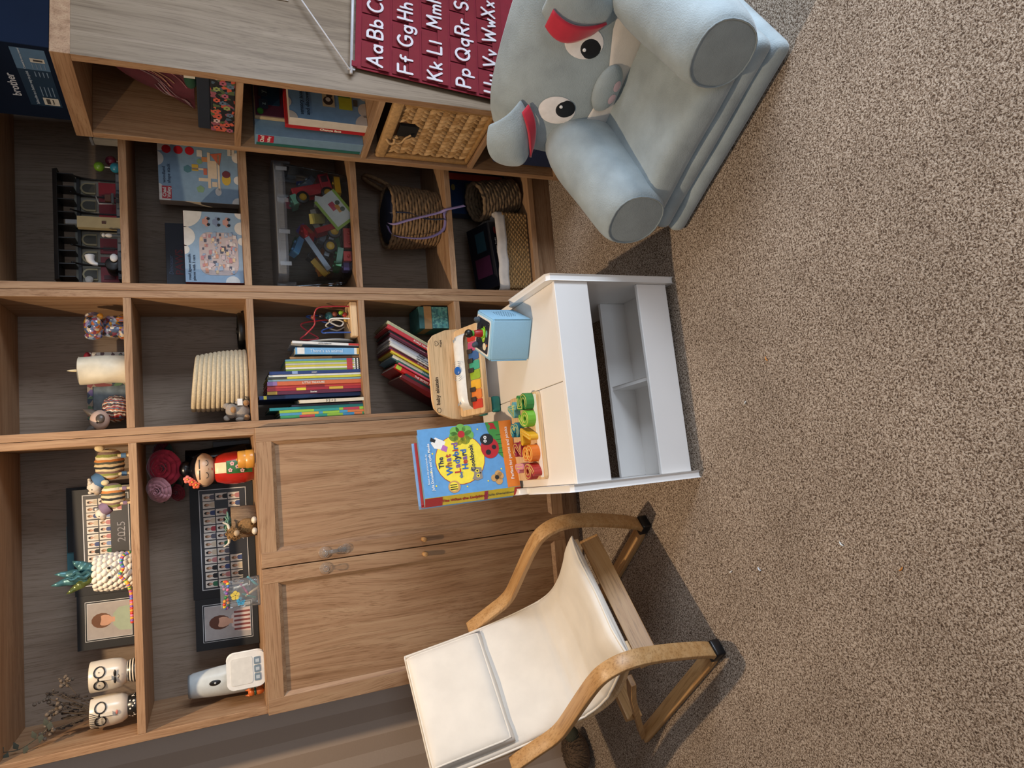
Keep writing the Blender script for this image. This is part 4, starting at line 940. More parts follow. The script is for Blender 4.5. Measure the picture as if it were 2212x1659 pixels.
for (x, y, c1, c2, lb) in ((.050, .060, '#c8642a', '#2f5a44', 'tiny orange fox figurine with a green scarf beside the white toy case'), (.067, .10, '#a8562a', '#3a7a74', 'tiny orange and teal figurine tucked behind the white toy case')):
    t = thing('woodland_figurine', lb, 'figurine', (x, y, ZA0), R(5))
    MB().ell((0, 0, .014), (.011, .010, .014), 14, 10).build('body', M(c1, .35), t); MB().ell((0, -.002, .034), (.011, .010, .010), 14, 10).build('head', M(c1, .35), t)
    MB().lathe([(.009, .022), (.0115, .025), (.009, .028)], 14).build('scarf', M(c2, .4), t)
    for sx in (-1, 1): MB().lathe([(.005, .040), (.0001, .052)], 8, (sx*.007, 0, 0)).build('ear', M(c1, .35), t)
    MB().ell((.010, .006, .008), (.008, .006, .007), 10, 8).build('tail', M('#d8722c', .35), t)
# clear pouch of trinkets with a bead bracelet
PC = thing('clear_pouch', 'clear plastic pouch with flower stickers and trinkets above the doors', 'pouch', (.330, .065, ZA0), R(3))
PVC = glass_mat('#f2f6f6', .05, 'clear pouch film', op=.10)
def pou(u, v):
    a = 2*PI*u; z = .105*v; wx = .042*(1-.12*v); wy = .022*(1-.75*v)+.002
    return (wx*math.copysign(abs(math.cos(a))**.6, math.cos(a)), wy*math.sin(a)+.002*math.sin(v*18+u*30), z)
MB().grid(pou, 28, 16).build('film', PVC, PC)
def sticker(x, z, m, r=.008):
    b = MB()
    for k in range(5): b.disc(x+r*.62*math.cos(k*2*PI/5), z+r*.62*math.sin(k*2*PI/5), r*.5, -.0245+.16*z, 'xz', 10)
    b.build('flower_sticker', m, PC)
sticker(-.004, .066, M('#c8b24a', .5), .012); sticker(-.022, .052, M('#3a86a8', .5), .011)
for k, (c, a, z0) in enumerate((('#3f8f86', .4, .03), ('#c9ab86', -.5, .022), ('#a8446a', 1.0, .04), ('#d8d2c4', -.2, .05), ('#4fa0a8', .8, .018))):
    MB(MT(-.012+.010*k, .0, z0, 0, 0, a)).cyl(.0035, -.02, .02, 10, bev=.001).build('trinket', M(c, .35), PC)
BR = thing('bead_bracelet', 'bright bead bracelet looped over the clear pouch', 'bracelet', (.330, .065, ZA0+.094), R(3))
for i in range(22):
    a = 2*PI*i/22; k = i % 7; o = bpy.data.objects.new('bead', beadmesh[k]) if k in beadmesh else MB().ell((0, 0, 0), .0046, 8, 6).build('bead', bc[k], BR)
    if o.name not in COL.objects: COL.objects.link(o)
    o.parent = BR; o.location = (.037*math.cos(a), .016*math.sin(a)-.003, .006*math.sin(a*2)-.004)
# highland cow planter
CW = thing('cow_planter', 'wood-effect planter with a shaggy highland cow and a succulent', 'planter', (.530, .085, ZA0), R(3)); CW.scale = (1.3, 1.3, 1.3)
MB().lathe([(.0001, 0), (.034, 0), (.036, .02), (.035, .052), (.031, .052), (.030, .044), (.0001, .043)], 24).build('pot', wood('z', '#8a7258', '#5e4a36', '#76604a', .8, 3, 'bark'), CW)
SUC = M('#5f8270', .55, var=.15, vs=60)
for r, (n, L, el) in enumerate(((9, .024, .35), (7, .019, .75), (5, .013, 1.1))):
    for k in range(n):
        a = 2*PI*k/n+.4*r
        MB(MT(0, 0, .050, a)).grid(lambda u, v: ((v*L)*math.cos(el)+.003, (u-.5)*.012*math.sin(PI*min(1, v*.8+.2))*1.2, (v*L)*math.sin(el)+.002*math.sin(PI*v)+.0015*(1-(2*u-1)**2)), 4, 5).build('succulent_leaf', SUC, CW, solid=.003)
HAIR = M('#7d5c34', .9, var=.3, vs=220, bump=.8, bs=260)
def curls(name, c, r, n):
    b = MB(); b.ell(c, r, 12, 9)
    for k in range(n):
        a = rnd.uniform(0, 2*PI); e = rnd.uniform(-1.1, 1.3); p = (c[0]+r[0]*math.cos(e)*math.cos(a), c[1]+r[1]*math.cos(e)*math.sin(a), c[2]+r[2]*math.sin(e))
        b.tube([(p[0]+.003*math.cos(t), p[1]-.001, p[2]+.003*math.sin(t)-.0006*t) for t in [.9*i for i in range(7)]], .0011, 4)
    return b.build(name, HAIR, CW)
curls('cow_body', (-.010, -.036, .020), (.018, .012, .020), 26); curls('cow_head', (-.022, -.048, .050), (.013, .011, .014), 22)
MB().ell((-.022, -.058, .043), (.007, .005, .006), 10, 8).build('cow_muzzle', M('#a88f70', .7), CW)
for sx in (-1, 1):
    MB().tube(spline([(-.022+sx*.010, -.046, .058), (-.022+sx*.020, -.048, .060), (-.022+sx*.026, -.050, .070)], 4), [.0035-.0003*i for i in range(9)], 8).build('cow_horn', M('#cfc4ae', .5), CW)
    MB().ell((-.010+sx*.012, -.052, .006), (.008, .010, .006), 10, 8).build('cow_hoof', M('#cdc3b0', .5), CW)
# kokeshi doll
KO = thing('kokeshi_doll', 'red kokeshi doll with orange hair flowers and a green floral sash', 'doll', (.690, .095, ZA0), R(3)); KO.scale = (1.1, 1.1, 1.07)
REDG = M('#b3261c', .25, coat=.3)
kp = [(.0001, 0), (.036, 0), (.0425, .022), (.0445, .045), (.042, .072), (.035, .094), (.026, .102)]
MB().lathe(kp, 32).build('kimono', REDG, KO)
def kr(z):
    for (r0, z0), (r1, z1) in zip(kp[1:], kp[2:]):
        if z0 <= z <= z1: return r0+(r1-r0)*(z-z0)/(z1-z0)
    return .03
def wrap(name, m, x0, x1, z0, z1, lift=.0008):
    def fn(u, v):
        z = z0+(z1-z0)*v; x = x0+(x1-x0)*u; r = kr(z)+lift; return (x, -math.sqrt(max(r*r-x*x, 1e-6)), z)
    return MB().grid(fn, 10, 8).build(name, m, KO)
wrap('collar', M('#d8c79a', .4), -.014, .014, .070, .098); sash = wrap('sash', M('#2f6a34', .4), -.017, .017, .004, .069)
fl = MB()
for (x, z) in ((-.008, .060), (.009, .055), (.0, .042), (-.011, .030), (.010, .028), (-.002, .016), (.011, .010)):
    for k in range(5): fl.disc(x+.0035*math.cos(k*1.257), z+.0035*math.sin(k*1.257), .0024, -kr(z)-.0022, 'xz', 8)
fl.build('sash_print', M('#d8a8a4', .5), KO)
MB().ell((0, 0, .127), (.045, .042, .034), 28, 18).build('head', M('#c9a686', .4), KO)
def hair(u, v):
    a = 2*PI*u; th = -.05+1.62*v; fr = max(0, -math.sin(a)); th2 = max(th, .62*fr*(1 if abs(math.cos(a)) < .85 else .6))
    return (.0462*math.cos(th2)*math.cos(a), .0432*math.cos(th2)*math.sin(a)+.0006, .127+.0352*math.sin(th2))
MB().grid(hair, 40, 14).build('hair', M('#0d0c10', .3), KO); MB().ell((.006, .004, .170), (.022, .020, .017), 18, 12).build('hair_bun', M('#0d0c10', .3), KO)
def hf(x, z): return -.042*math.sqrt(max(0, 1-(x/.045)**2-((z-.127)/.034)**2))-.0008
for sx in (-1, 1):
    MB().tube([(sx*.016+.007*math.cos(a), hf(sx*.016+.007*math.cos(a), .120+.006*math.sin(a)), .120+.006*math.sin(a)) for a in [PI+.314*i for i in range(11)]], .0008, 5).build('eye_line', INKB, KO)
    MB().tube([(sx*x, hf(sx*x, .136-.0006*0+.3*(x*(.024-x))), .136+.3*(x*(.024-x))) for x in [.002+.003*i for i in range(9)]], .0011, 5).build('brow', INKB, KO)
MB().tube([(-.0025, hf(0, .114), .1145), (0, hf(0, .113), .1128), (.0025, hf(0, .114), .1145)], .0006, 5).build('nose', M('#8a5a40', .5), KO)
MB().ell((0, hf(0, .105), .105), (.0035, .0012, .0018), 10, 6).build('lips', M('#a82a24', .4), KO)
for (x, z, c) in ((-.030, .155, '#c8482c'), (-.022, .166, '#d06a5a'), (-.038, .146, '#c9562e')):
    b = MB()
    for k in range(5): b.ell((x+.006*math.cos(k*1.257), -.024, z+.006*math.sin(k*1.257)), (.005, .0025, .005), 10, 6)
    b.build('hair_flower', M(c, .45), KO); MB().ell((x, -.027, z), .0026, 8, 6).build('flower_centre', M('#d8a83a', .5), KO)
OC = thing('orange_pot', 'small amber plastic pot standing in front of the kokeshi doll', 'pot', (.712, .020, ZA0))
MB().lathe([(.0001, 0), (.0255, 0), (.0265, .004), (.0265, .022), (.0255, .0225), (.0255, .024), (.0245, .042), (.022, .044), (.0001, .0445)], 28).build('body', M('#c98a34', .35, coat=.2), OC)
MB().ell((.0, -.005, .046), (.004, .004, .003), 10, 6).build('lid_knob', M('#c98a34', .35), OC)
# flowers in the dark vase behind the doll
VZ = thing('dark_vase', 'tall black vase standing behind the kokeshi doll', 'vase', (.728, .205, ZA0))
MB().lathe([(.0001, 0), (.032, 0), (.034, .02), (.030, .09), (.024, .15), (.026, .185), (.023, .186), (.021, .15), (.0001, .03)], 24).build('body', M('#0d0d12', .2), VZ)
def rose(label, x, y, z, s, col, tilt):
    t = thing('fabric_rose', label, 'artificial flower', (x, y, z), 0, 'fabric flowers in the dark vase', rot=Euler((R(62), 0, tilt)))
    m = M(col, .85, var=.12, vs=60, sheen=.3)
    for r, (n, rad, hgt, op) in enumerate(((3, .006, .020, .1), (4, .012, .020, .35), (5, .019, .018, .65), (6, .026, .014, 1.0), (7, .032, .008, 1.3))):
        for k in range(n):
            a = 2*PI*k/n+.5*r
            def fn(u, v, a=a, rad=rad, hgt=hgt, op=op, n=n):
                aa = a+(u-.5)*(2.2*PI/n*1.15); rr = rad*(.35+.65*v)+.010*op*v*v; z_ = hgt*math.sin(v*PI*.5)+.010-.006*op*v*v+.0015*math.sin(u*9+k)
                return (rr*s*math.cos(aa), rr*s*math.sin(aa), z_*s)
            MB().grid(fn, 6, 5).build('petal', m, t, solid=.0012)
    MB().tube(spline([(0, 0, .004), (.004, -.02*0, -.03), (.012, .02, -.075)], 4), .0022, 6).build('stem', M('#2f4a34', .8), t)
    for sg in (-1, 1): MB().grid(lambda u, v: (sg*(.012+.045*v)*s, (u-.5)*.03*math.sin(PI*min(1, .1+v*.9))*s, (-.004-.012*v)*s), 4, 6).build('leaf', M('#24382c', .8), t, solid=.001)
rose('deep red fabric rose in the dark vase behind the kokeshi doll', .708, .140, 1.285, 1.18, '#b02a40', R(-8))
rose('dusty pink fabric rose beside the deep red one', .646, .135, 1.302, .85, '#b88088', R(-16))
rose('dark crimson fabric flower hanging low beside the pink rose', .632, .20, 1.262, .62, '#6a1020', R(-20)); rose('small wine-red fabric flower at the back of the dark vase', .762, .225, 1.300, .6, '#6a1424', R(20))
BX = thing('dark_box', 'dark grey printed box standing behind the kokeshi doll', 'box', (.716, .235, ZA0))
MB().box(-.058, .058, -.008, .022, 0, .108).build('carton', M('#2c2826', .5), BX, bevel=.0008); MB().rect(.018, .054, .006, .06, -.0084).build('label_print', M('#22282c', .5), BX)
for (a, b_) in ((.026, .035), (.042, .035), (.026, .012)): words('00', .008, M('#6f7a7c', .6), BX, FRONT(a, -.0088, b_))
# ======================= narrow bookcase: top shelf =======================
ZB = [.4103, .7273, 1.0543, 1.3693]
# pug figurine with a patchwork ruff
PG = thing('pug_figurine', 'ceramic pug figurine with a many-coloured ruffled coat', 'figurine', (.866, .075, ZB[3]), R(12))
RUF = stripes_mat('ruffle', ['#b8a894', '#6a3428', '#3a3a34', '#c9b9a4', '#a8552c', '#50606a', '#8a2c2c'], 'x', .022, .5, .016, 55, .6)
def ruf(u, v):
    a = 2*PI*u; th = PI*v; rr = math.sin(th)**.7*(1+.07*math.sin(v*46+3*math.sin(a*3)))
    return (.036*rr*math.cos(a), .034*rr*math.sin(a), .034-.033*math.cos(th))
MB(MT(.018, .01, 0)).grid(ruf, 30, 30).build('ruffled_body', RUF, PG)
MB().ell((-.018, -.008, .070), (.028, .024, .024), 20, 14).build('head', M('#b89c8c', .35), PG)
MB().ell((-.020, -.030, .066), (.013, .006, .011), 16, 10).build('muzzle', M('#4a4038', .35), PG)
for sx in (-1, 1):
    MB(MT(-.018+sx*.019, -.006, .084, 0, 0, sx*.55)).lathe([(.011, 0), (.010, .012), (.0001, .034)], 12).build('ear', M('#4a423c', .4), PG)
    MB().ell((-.020+sx*.010, -.0275, .073), .003, 8, 6).build('eye', INKB, PG)
# small picture frame behind
FR = thing('framed_photo', 'small framed photo with a bright patterned border beside the candle', 'framed photo', (.918, .185, ZB[3]), 0, None, rot=Euler((R(-9), 0, R(3))))
b = MB(); 
b.box(-.055, .055, 0, .010, 0, .014).box(-.055, .055, 0, .010, .106, .120).box(-.055, -.041, 0, .010, .014, .106).box(.041, .055, 0, .010, .014, .106)
b.build('border', patchy_mat('patch border', ['#3a4a5a', '#8a4a4a', '#5a7a5a', '#9a8a7a', '#6a5a8a', '#38444c'], 70), FR)
MB().box(-.041, .041, .003, .006, .014, .106).build('photo', M('#6f7c84', .3, var=.35, vs=40), FR)
# LED candle
CD = thing('led_candle', 'ivory pillar candle with a wavy side and a plastic flame', 'candle', (.992, .085, ZB[3]))
def cnd(u, v):
    a = 2*PI*u; r = .0385+.0018*math.sin(3*a+v*5)+.0012*math.sin(v*9)*math.sin(a)
    return (r*math.cos(a), r*math.sin(a), .118*v)
MB().grid(cnd, 36, 16).lathe([(.0385, .118), (.034, .1195), (.028, .113), (.0001, .111)], 30).build('wax', M('#d2c8b0', .45), CD)
MB().lathe([(.0022, .111), (.0030, .120), (.0040, .128), (.0026, .139), (.0001, .148)], 12).build('flame', M('#d8c8a0', .4), CD)
GF = thing('patterned_tin', 'spotted tin with red ribbon standing behind the ivory candle', 'tin', (1.022, .170, ZB[3]))
MB().box(-.03, .03, -.02, .02, 0, .105).build('body', patchy_mat('dotted tin', ['#cfc8bc', '#cfc8bc', '#cfc8bc', '#7a8f80', '#a8a094', '#5a3a3a'], 120), GF); MB().ell((.012, -.018, .108), (.020, .012, .010), 14, 8).build('ribbon', M('#8a1c2c', .6), GF)
# colourful patchwork dog
SK = thing('mosaic_dog_figurine', 'glossy patchwork dog figurine sitting on the upper shelf', 'figurine', (1.117, .095, ZB[3]), R(14))
MOS = patchy_mat('mosaic', ['#4a5a78', '#b8862c', '#8a9ab0', '#7a3a4a', '#c9bca8', '#3a3a44', '#6a7a9a', '#a85a2c', '#8a7a9a', '#55688a'], 115, .2, .5)
MB().ell((.004, .012, .038), (.031, .028, .038), 20, 14).build('body', MOS, SK); MB().ell((-.002, -.010, .080), (.036, .029, .026), 22, 14).build('head', MOS, SK)
MB().ell((-.006, -.036, .072), (.018, .012, .013), 16, 10).build('muzzle', MOS, SK)
for sx in (-1, 1):
    MB().ell((sx*.031, -.004, .082), (.010, .015, .022), 12, 10).build('ear', MOS, SK); MB().cyl(.009, 0, .05, 14, (sx*.016, -.016, 0), bev=.003).build('front_leg', MOS, SK)
    MB().ell((sx*.024, .004, .012), (.013, .022, .012), 12, 8).build('hind_leg', MOS, SK); MB().ell((-.004+sx*.013, -.036, .088), .004, 8, 6).build('eye', INKB, SK)
MB().ell((.014, -.037, .062), (.010, .004, .008), 12, 8).build('flower_patch', M('#c98a2c', .3), SK)
# ======================= second shelf =======================
RB = thing('rope_basket', 'cream coiled rope basket on the narrow bookcase', 'basket', (.957, .115, ZB[2]), R(0))
ROPE = M('#c4b496', .95, var=.10, vs=160, bump=.8, bs=420)
for k in range(12):
    z = .007+k*.0124; f = k/11; r = .083-.005*f+.004*math.sin(f*3)
    MB().tube([(r*math.cos(a)-.010*f, r*.95*math.sin(a), z+(.010*math.cos(a)*f*-1)*.9) for a in [2*PI*i/40 for i in range(40)]], .0070, 8, True).build('rope_coil', ROPE, RB)
MB().lathe([(.0001, .004), (.08, .004)], 30).build('base', ROPE, RB)
for i, (x, y, z, c, r) in enumerate(((-.005, .02, .126, '#7a4a8a', .012), (-.028, .03, .122, '#c8642c', .013), (.012, .03, .118, '#b8929a', .012), (-.05, .0, .116, '#5a3a30', .016), (.03, -.01, .112, '#3a3430', .018))):
    t = thing('craft_trinket', ['purple', 'orange', 'pink', 'brown', 'black'][i]+' felt ball showing in the cream rope basket', 'craft ball', (.957+x, .115+y, ZB[2]+z), 0, 'felt balls in the rope basket')
    MB().ell((0, 0, 0), (r, r, r*.9), 14, 10).build('felt', M(c, .9, bump=.4), t); MB().tube([(r*1.01*math.cos(a), r*1.01*math.sin(a)*.3, r*.93*math.sin(a)) for a in [2*PI*k/16 for k in range(16)]], .0008, 4, True).build('stitch', M(c, .8), t)
TR = thing('black_stand', 'round black stand lying behind the rope basket', 'stand', (1.116, .175, ZB[2]))
MB().lathe([(.0001, 0), (.056, 0), (.058, .003), (.058, .016), (.055, .020), (.052, .020), (.050, .014), (.0001, .013)], 36).build('dish', M('#0b0b0c', .4), TR); MB().cyl(.01, .0135, .024, 14).build('knob', M('#0b0b0c', .4), TR)
OW = thing('plush_bear', 'little grey and tan plush bear slumped against the rope basket', 'plush toy', (.853, .060, ZB[2]), R(8))
GP = M('#8f8478', .95, bump=.5, sheen=.4); TAN = M('#9a744c', .95, bump=.5, sheen=.4)
MB().ell((0, 0, .024), (.026, .022, .024), 18, 12).build('body', GP, OW); MB().ell((.002, -.006, .050), (.022, .019, .017), 18, 12).build('head', GP, OW); MB().ell((.002, -.024, .046), (.010, .008, .008), 12, 8).build('muzzle', TAN, OW)
for sx in (-1, 1):
    MB().ell((sx*.018, -.002, .064), (.009, .006, .009), 12, 8).build('ear', GP, OW); MB().ell((sx*.022, -.018, .010), (.009, .016, .009), 12, 8).build('leg', TAN, OW); MB().ell((sx*.025, -.008, .028), (.007, .010, .013), 12, 8).build('arm', GP, OW)
MB().box(.014, .034, -.0235, -.0225, .020, .034).build('care_label', M('#d8d4cc', .6), OW)
# ======================= third shelf: row of children's books =======================
def book(label, loc, th, h, dep, cover, pages='#d8cfb8', rot=None, bands=None, title=None, tcol='#e8e2d4', group='books on the narrow bookcase', bold=.01, sz=.7):
    """spine faces -y; x = thickness"""
    t = thing('book', label, 'book', loc, 0, group, rot=rot)
    MB().box(.0012, th-.0012, .003, dep-.002, .002, h-.002).build('pages', M(pages, .85), t)
    c = MB().box(0, .0012, 0, dep, 0, h).box(th-.0012, th, 0, dep, 0, h).box(.0012, th-.0012, 0, .0022, 0, h); c.build('cover', M(cover, .4), t)
    if bands:
        for (a, b_, col) in bands: MB().box(.0002, th-.0002, -.0004, .0, h*a, h*b_).build('spine_band', M(col, .4), t)
    if title: words(title, min(th*sz, .016), M(tcol, .4), t, Matrix.Translation((th/2, -.0009, h*.52)) @ Matrix.Rotation(PI/2, 4, 'X') @ Matrix.Rotation(-PI/2, 4, 'Z'), bold=bold)
    return t
seg = [(.02, .12, '#c9703c'), (.12, .26, '#3f86b0'), (.26, .45, '#8fb83a'), (.45, .6, '#2f8f7a'), (.6, .78, '#c8444a')]
x = .8225; 
row = [ # thickness, height, front setback, cover, label, bands, title
 (.0075, .246, .012, '#3f9a5a', 'green slim book with orange and blue bands at the end', seg, None),
 (.0075, .247, .012, '#4a8fb0', 'blue slim book with green and red bands beside the green-banded one', [(.0, .2, '#c9703c'), (.3, .5, '#8fb83a'), (.55, .75, '#c8a03a')], None),
 (.0080, .248, .014, '#8fb83a', 'lime slim book with teal and red bands', [(.05, .25, '#b03a4a'), (.3, .6, '#2f8f8a')], None),
 (.0080, .275, .016, '#1f7f86', 'tall teal slim book', None, None),
 (.0060, .212, .020, '#241f30', 'short near-black purple book', [(.0, .2, '#4a3a5a')], None),
 (.0110, .300, .045, '#1d3a70', 'tall navy hardback with a yellow line', [(.93, .96, '#d8c83a')], None),
 (.0100, .278, .030, '#5a1c34', 'maroon book with small gold lettering', [(.9, 1, '#a8842c')], 'Stories'),
 (.0080, .278, .030, '#9c2430', 'red book with yellow bands', [(.2, .35, '#c8a23a'), (.6, .7, '#d8c03a')], None),
 (.0070, .277, .030, '#b83a34', 'scarlet slim book', [(.4, .6, '#7a1c24')], None),
 (.0120, .277, .026, '#c8643a', 'orange picture book with pale spine lettering', [(.9, 1, '#8a6a9a')], 'LITTLE TREASURE'),
 (.0060, .275, .026, '#7d9aa4', 'grey-blue slim book', None, None),
 (.0065, .276, .024, '#c8c23a', 'yellow slim book', [(.8, 1, '#3a3a3a')], None),
 (.0060, .272, .026, '#d8d6d0', 'white slim book', None, 'a story'),
 (.0095, .270, .024, '#22386e', 'navy blue picture book', [(.7, .76, '#8aa0c8')], 'ocean'),
]
for i, (th, h, sb, c, lb, bd, ti) in enumerate(row):
    if i == 5: xc = x+.0105; x += .0215
    book(lb+' on the narrow bookcase', (x, sb, ZB[1]), th, h, .20, c, bands=bd, title=ti); x += th+.0006
lim = ['#8fa83a', '#d8d4c8', '#c9b83a', '#b8b4a8', '#9ab03a', '#5a8fa4']
chk = [(.0, .02, '#16161a'), (.02, .04, '#d8d4cc'), (.04, .06, '#16161a'), (.06, .08, '#d8d4cc'), (.10, .18, '#b8323c')]
for i, c in enumerate(lim):
    book(['lime', 'white', 'mustard', 'grey', 'leaf-green', 'pale blue'][i]+' thin reader with a chequered red foot', (x, .030, ZB[1]), .0055, .222, .17, c, bands=chk, group='thin readers with chequered spines'); x += .0060
book('tan slim book beside the thin readers', (x, .034, ZB[1]), .008, .208, .16, '#9a7448', bands=[(.1, .4, '#6a4a34')]); x += .0088
book('thick pale blue board book with a panda badge', (x+.001, .022, ZB[1]+.001), .020, .192, .16, '#6fa4cc', bands=[(.0, .04, '#c9a24a'), (.04, .08, '#d8d8d4'), (.86, .97, '#e0dcd4')], title="There's an animal", tcol='#c8dcec', rot=Euler((0, R(1.5), 0))); x += .0265
book('thin white picture book with a red foot leaning on the board book', (x+.001, .020, ZB[1]+.001), .007, .200, .16, '#dcdad4', bands=[(.0, .16, '#b8342c')], title='and the singing tree', tcol='#4a4a4a', rot=Euler((0, R(3.5), 0))); x += .017
# cream book pulled out in front
cb_ = book('cream exercise book with pencilled numbers pulled out of the row', (xc-.009, .0, ZB[1]), .010, .190, .16, '#d8ccb4', rot=Euler((0, 0, R(-3.2))))
words('3 2 + 2', .010, M('#5a5046', .7), cb_, Matrix.Translation((.005, -.0009, .10)) @ Matrix.Rotation(PI/2, 4, 'X') @ Matrix.Rotation(-PI/2, 4, 'Z'))
PLT = thing('round_board', 'pale grey round board leaning between books and bead maze', 'disc', (1.0605, .10, ZB[1]), 0, None, rot=Euler((0, R(-1.5), R(0))))
MB().lathe([(.0001, -.001), (.082, -.001), (.084, .001), (.082, .003), (.0001, .003)], 40, (0, 0, .0845), 'x').build('disc', M('#a8a8a4', .4), PLT); MB().tube([(-.002, .05*math.cos(a), .0845+.05*math.sin(a)) for a in [2*PI*i/30 for i in range(30)]], .0008, 4, True).build('ring_line', M('#7d7d7a', .5), PLT)
# bead maze
BM_ = thing('bead_maze', 'wooden bead maze toy with red, white and blue wires', 'toy', (1.1185, .085, ZB[1]))
MB().box(-.051, .060, -.068, .062, 0, .022).build('base', PLY, BM_, bevel=.003)
def wire(pts, c): MB().tube(spline(pts, 8), .0025, 8).build('wire', M(c, .3), BM_)
wire([(.047, -.055, .02), (.047, -.055, .08), (.042, -.050, .118), (.020, -.035, .128), (-.004, -.02, .126), (-.03, .0, .150), (-.044, .02, .165), (-.04, .03, .11), (-.02, .02, .14), (.0, .0, .165), (.015, .02, .12), (.03, .05, .02)], '#a8323c')
wire([(.008, -.055, .02), (.008, -.055, .075), (.000, -.045, .082), (-.012, -.03, .05), (.006, -.01, .035), (.016, .005, .06), (.0, .02, .085), (-.014, .03, .05), (.002, .045, .02)], '#d8d4ca')
wire([(-.036, -.055, .02), (-.036, -.055, .085), (-.034, -.04, .105), (-.02, -.01, .10), (0, .02, .06), (.02, .04, .10), (.036, .05, .14), (.040, .05, .09), (.042, .055, .02)], '#2f4f94')
for (x_, y_, z_, c, r) in ((.026, -.03, .033, '#a8302c', .008), (.032, -.028, .043, '#8fb83a', .008), (.030, -.02, .034, '#2f6a4a', .009), (.028, .0, .10, '#15151c', .011), (.030, .01, .075, '#3f7f86', .013), (.024, .004, .125, '#8a4a34', .008), (.012, -.01, .026, '#c9a04a', .007), (.034, .0, .058, '#8a4a3c', .008)):
    MB().ell((x_, y_, z_), r, 14, 10).build('bead', M(c, .35), BM_)
# ======================= fourth shelf: leaning books =======================
lean = [('#6a1c24', 'dark red', None, .016, .215), ('#1f3a34', 'bottle green', None, .012, .20), ('#c02420', 'bright red', 'THE SECRET BOOK', .020, .235), ('#d8607a', 'pink', None, .006, .225), ('#2f5f50', 'fern green', None, .010, .228), ('#5a8fa8', 'blue and cream', 'about the boy who', .016, .242),
        ('#d8c43a', 'yellow', None, .007, .25), ('#b8522c', 'rust', None, .006, .25), ('#6a2444', 'plum', 'the little rabbit', .013, .252), ('#d4d0c8', 'white', 'SLEEP FAIRY TALES', .012, .252), ('#c8c4bc', 'pale grey', 'THE WORLD ON FIRE', .010, .25), ('#b4b0b8', 'silver', 'Feelings', .016, .25),
        ('#4a1c2c', 'wine', None, .009, .25), ('#8a2a3a', 'raspberry', 'a world of tales', .007, .248), ('#26242a', 'charcoal', None, .014, .25), ('#b8343c', 'coral red', 'ROALD DAHL', .018, .256), ('#b8b48c', 'sage', None, .014, .256)]
x = .8235; al = R(31)
for i, (c, nm, ti, th, h) in enumerate(lean):
    th *= .66; st = th/math.cos(al)+.0005
    bnd = [(.9, .98, '#a8c23a')] if nm == 'bright red' else ([(.55, 1, '#d4ccb4')] if nm == 'blue and cream' else None)
    book(nm+' book leaning over on the shelf behind the toy piano', (x, .018+.004*(i % 3), ZB[0]+.0005+th*math.sin(al)), th, h, .19, c, rot=Euler((0, al, 0)), title=ti, tcol='#ece6da' if nm not in ('white', 'pale grey', 'silver', 'sage') else '#2a2a30', bands=bnd, sz=.72, group='leaning books on the narrow bookcase')
    x += st
TX = thing('keepsake_box', 'teal book-shaped keepsake box with a tan edge', 'box', (1.1345, .062, ZB[0]), 0)
MB().box(-.036, .040, 0, .12, 0, .104).build('cover', M('#2c5a58', .6, var=.25, vs=60), TX, bevel=.002); MB().box(-.0365, .0405, -.0008, .1, .060, .086).build('tan_band', M('#9a7448', .7), TX); MB().box(-.034, .038, -.0014, -.0004, .004, .058).build('pattern_print', patchy_mat('teal pattern', ['#3f7f7c', '#2c5f62', '#5a8f86', '#3a6a70'], 160), TX)
# ======================= open bookcase beside the shelf unit =======================
ZC = [.0993, .4123, .7273, 1.0543, 1.3693]
# model station
ST = thing('model_station', 'brick-built toy station with black canopy and red doors', 'toy building', (1.405, .130, ZC[4]), R(0))
GW = M('#8a8678', .5); BKM = M('#111113', .4); RDM = M('#7a1420', .4); DG = M('#3c4248', .5); TNM = M('#9d906c', .5)
MB().box(-.155, .155, -.055, .03, 0, .016).build('platform', DG, ST)
for k in range(12): MB().box(-.150+k*.0255, -.130+k*.0255, -.0585, -.0552, .002, .014).build('platform_block', M('#565c62', .5), ST)
MB().box(-.155, .155, .012, .028, .016, .128).build('wall', GW, ST)
for k in range(6):
    c = -.128+k*.0512
    MB().prism([(c-.017, .074)]+[(c+.017*math.cos(a), .095+.017*math.sin(a)) for a in [PI-PI*i/8 for i in range(9)]][::-1][::-1]+[(c+.017, .074)], .004, .0115).build('arch_frame', TNM, ST)
    MB().prism([(c-.012, .075)]+[(c+.012*math.cos(a), .095+.012*math.sin(a)) for a in [PI-PI*i/8 for i in range(9)]]+[(c+.012, .075)], .002, .0038).build('window', M('#4a4a44', .2), ST)
    MB().tube(spline([(c+.0256, .0, .070), (c+.0256, -.002, .085), (c+.0256, -.012, .112), (c+.0256, -.03, .132)], 4), .0024, 6).build('canopy_bracket', BKM, ST)
    MB().box(c+.024, c+.0272, -.002, .004, .016, .118).build('post', BKM, ST)
for (a, b_) in ((-.150, -.075), (-.065, -.02), (.02, .085), (.09, .148)): MB().box(a, b_, .004, .0115, .0165, .066).build('red_door', RDM, ST); MB().box(a+.008, a+.020, .001, .0039, .030, .058).build('door_panel', M('#4a0c14', .4), ST)
MB().box(-.156, .156, -.004, .0118, .112, .120).build('beam', BKM, ST)
MB().prism([(-.058, .158), (-.050, .170), (.03, .166), (.03, .158)], -.158, .158, 'yz').build('canopy_roof', BKM, ST, bevel=.001)
for k in range(9): MB().box(-.150+k*.037, -.1475+k*.037, -.05, .012, .120, .158).build('canopy_rib', BKM, ST)
MB().box(-.010, .022, -.062, -.040, .0, .112).build('ticket_tower', TNM, ST); MB().box(.002, .010, -.0635, -.0618, .042, .052).build('tower_window', M('#4a2c20', .5), ST); MB().box(.0, .012, -.058, -.044, .112, .140).build('tower_top', M('#6a7078', .4), ST)
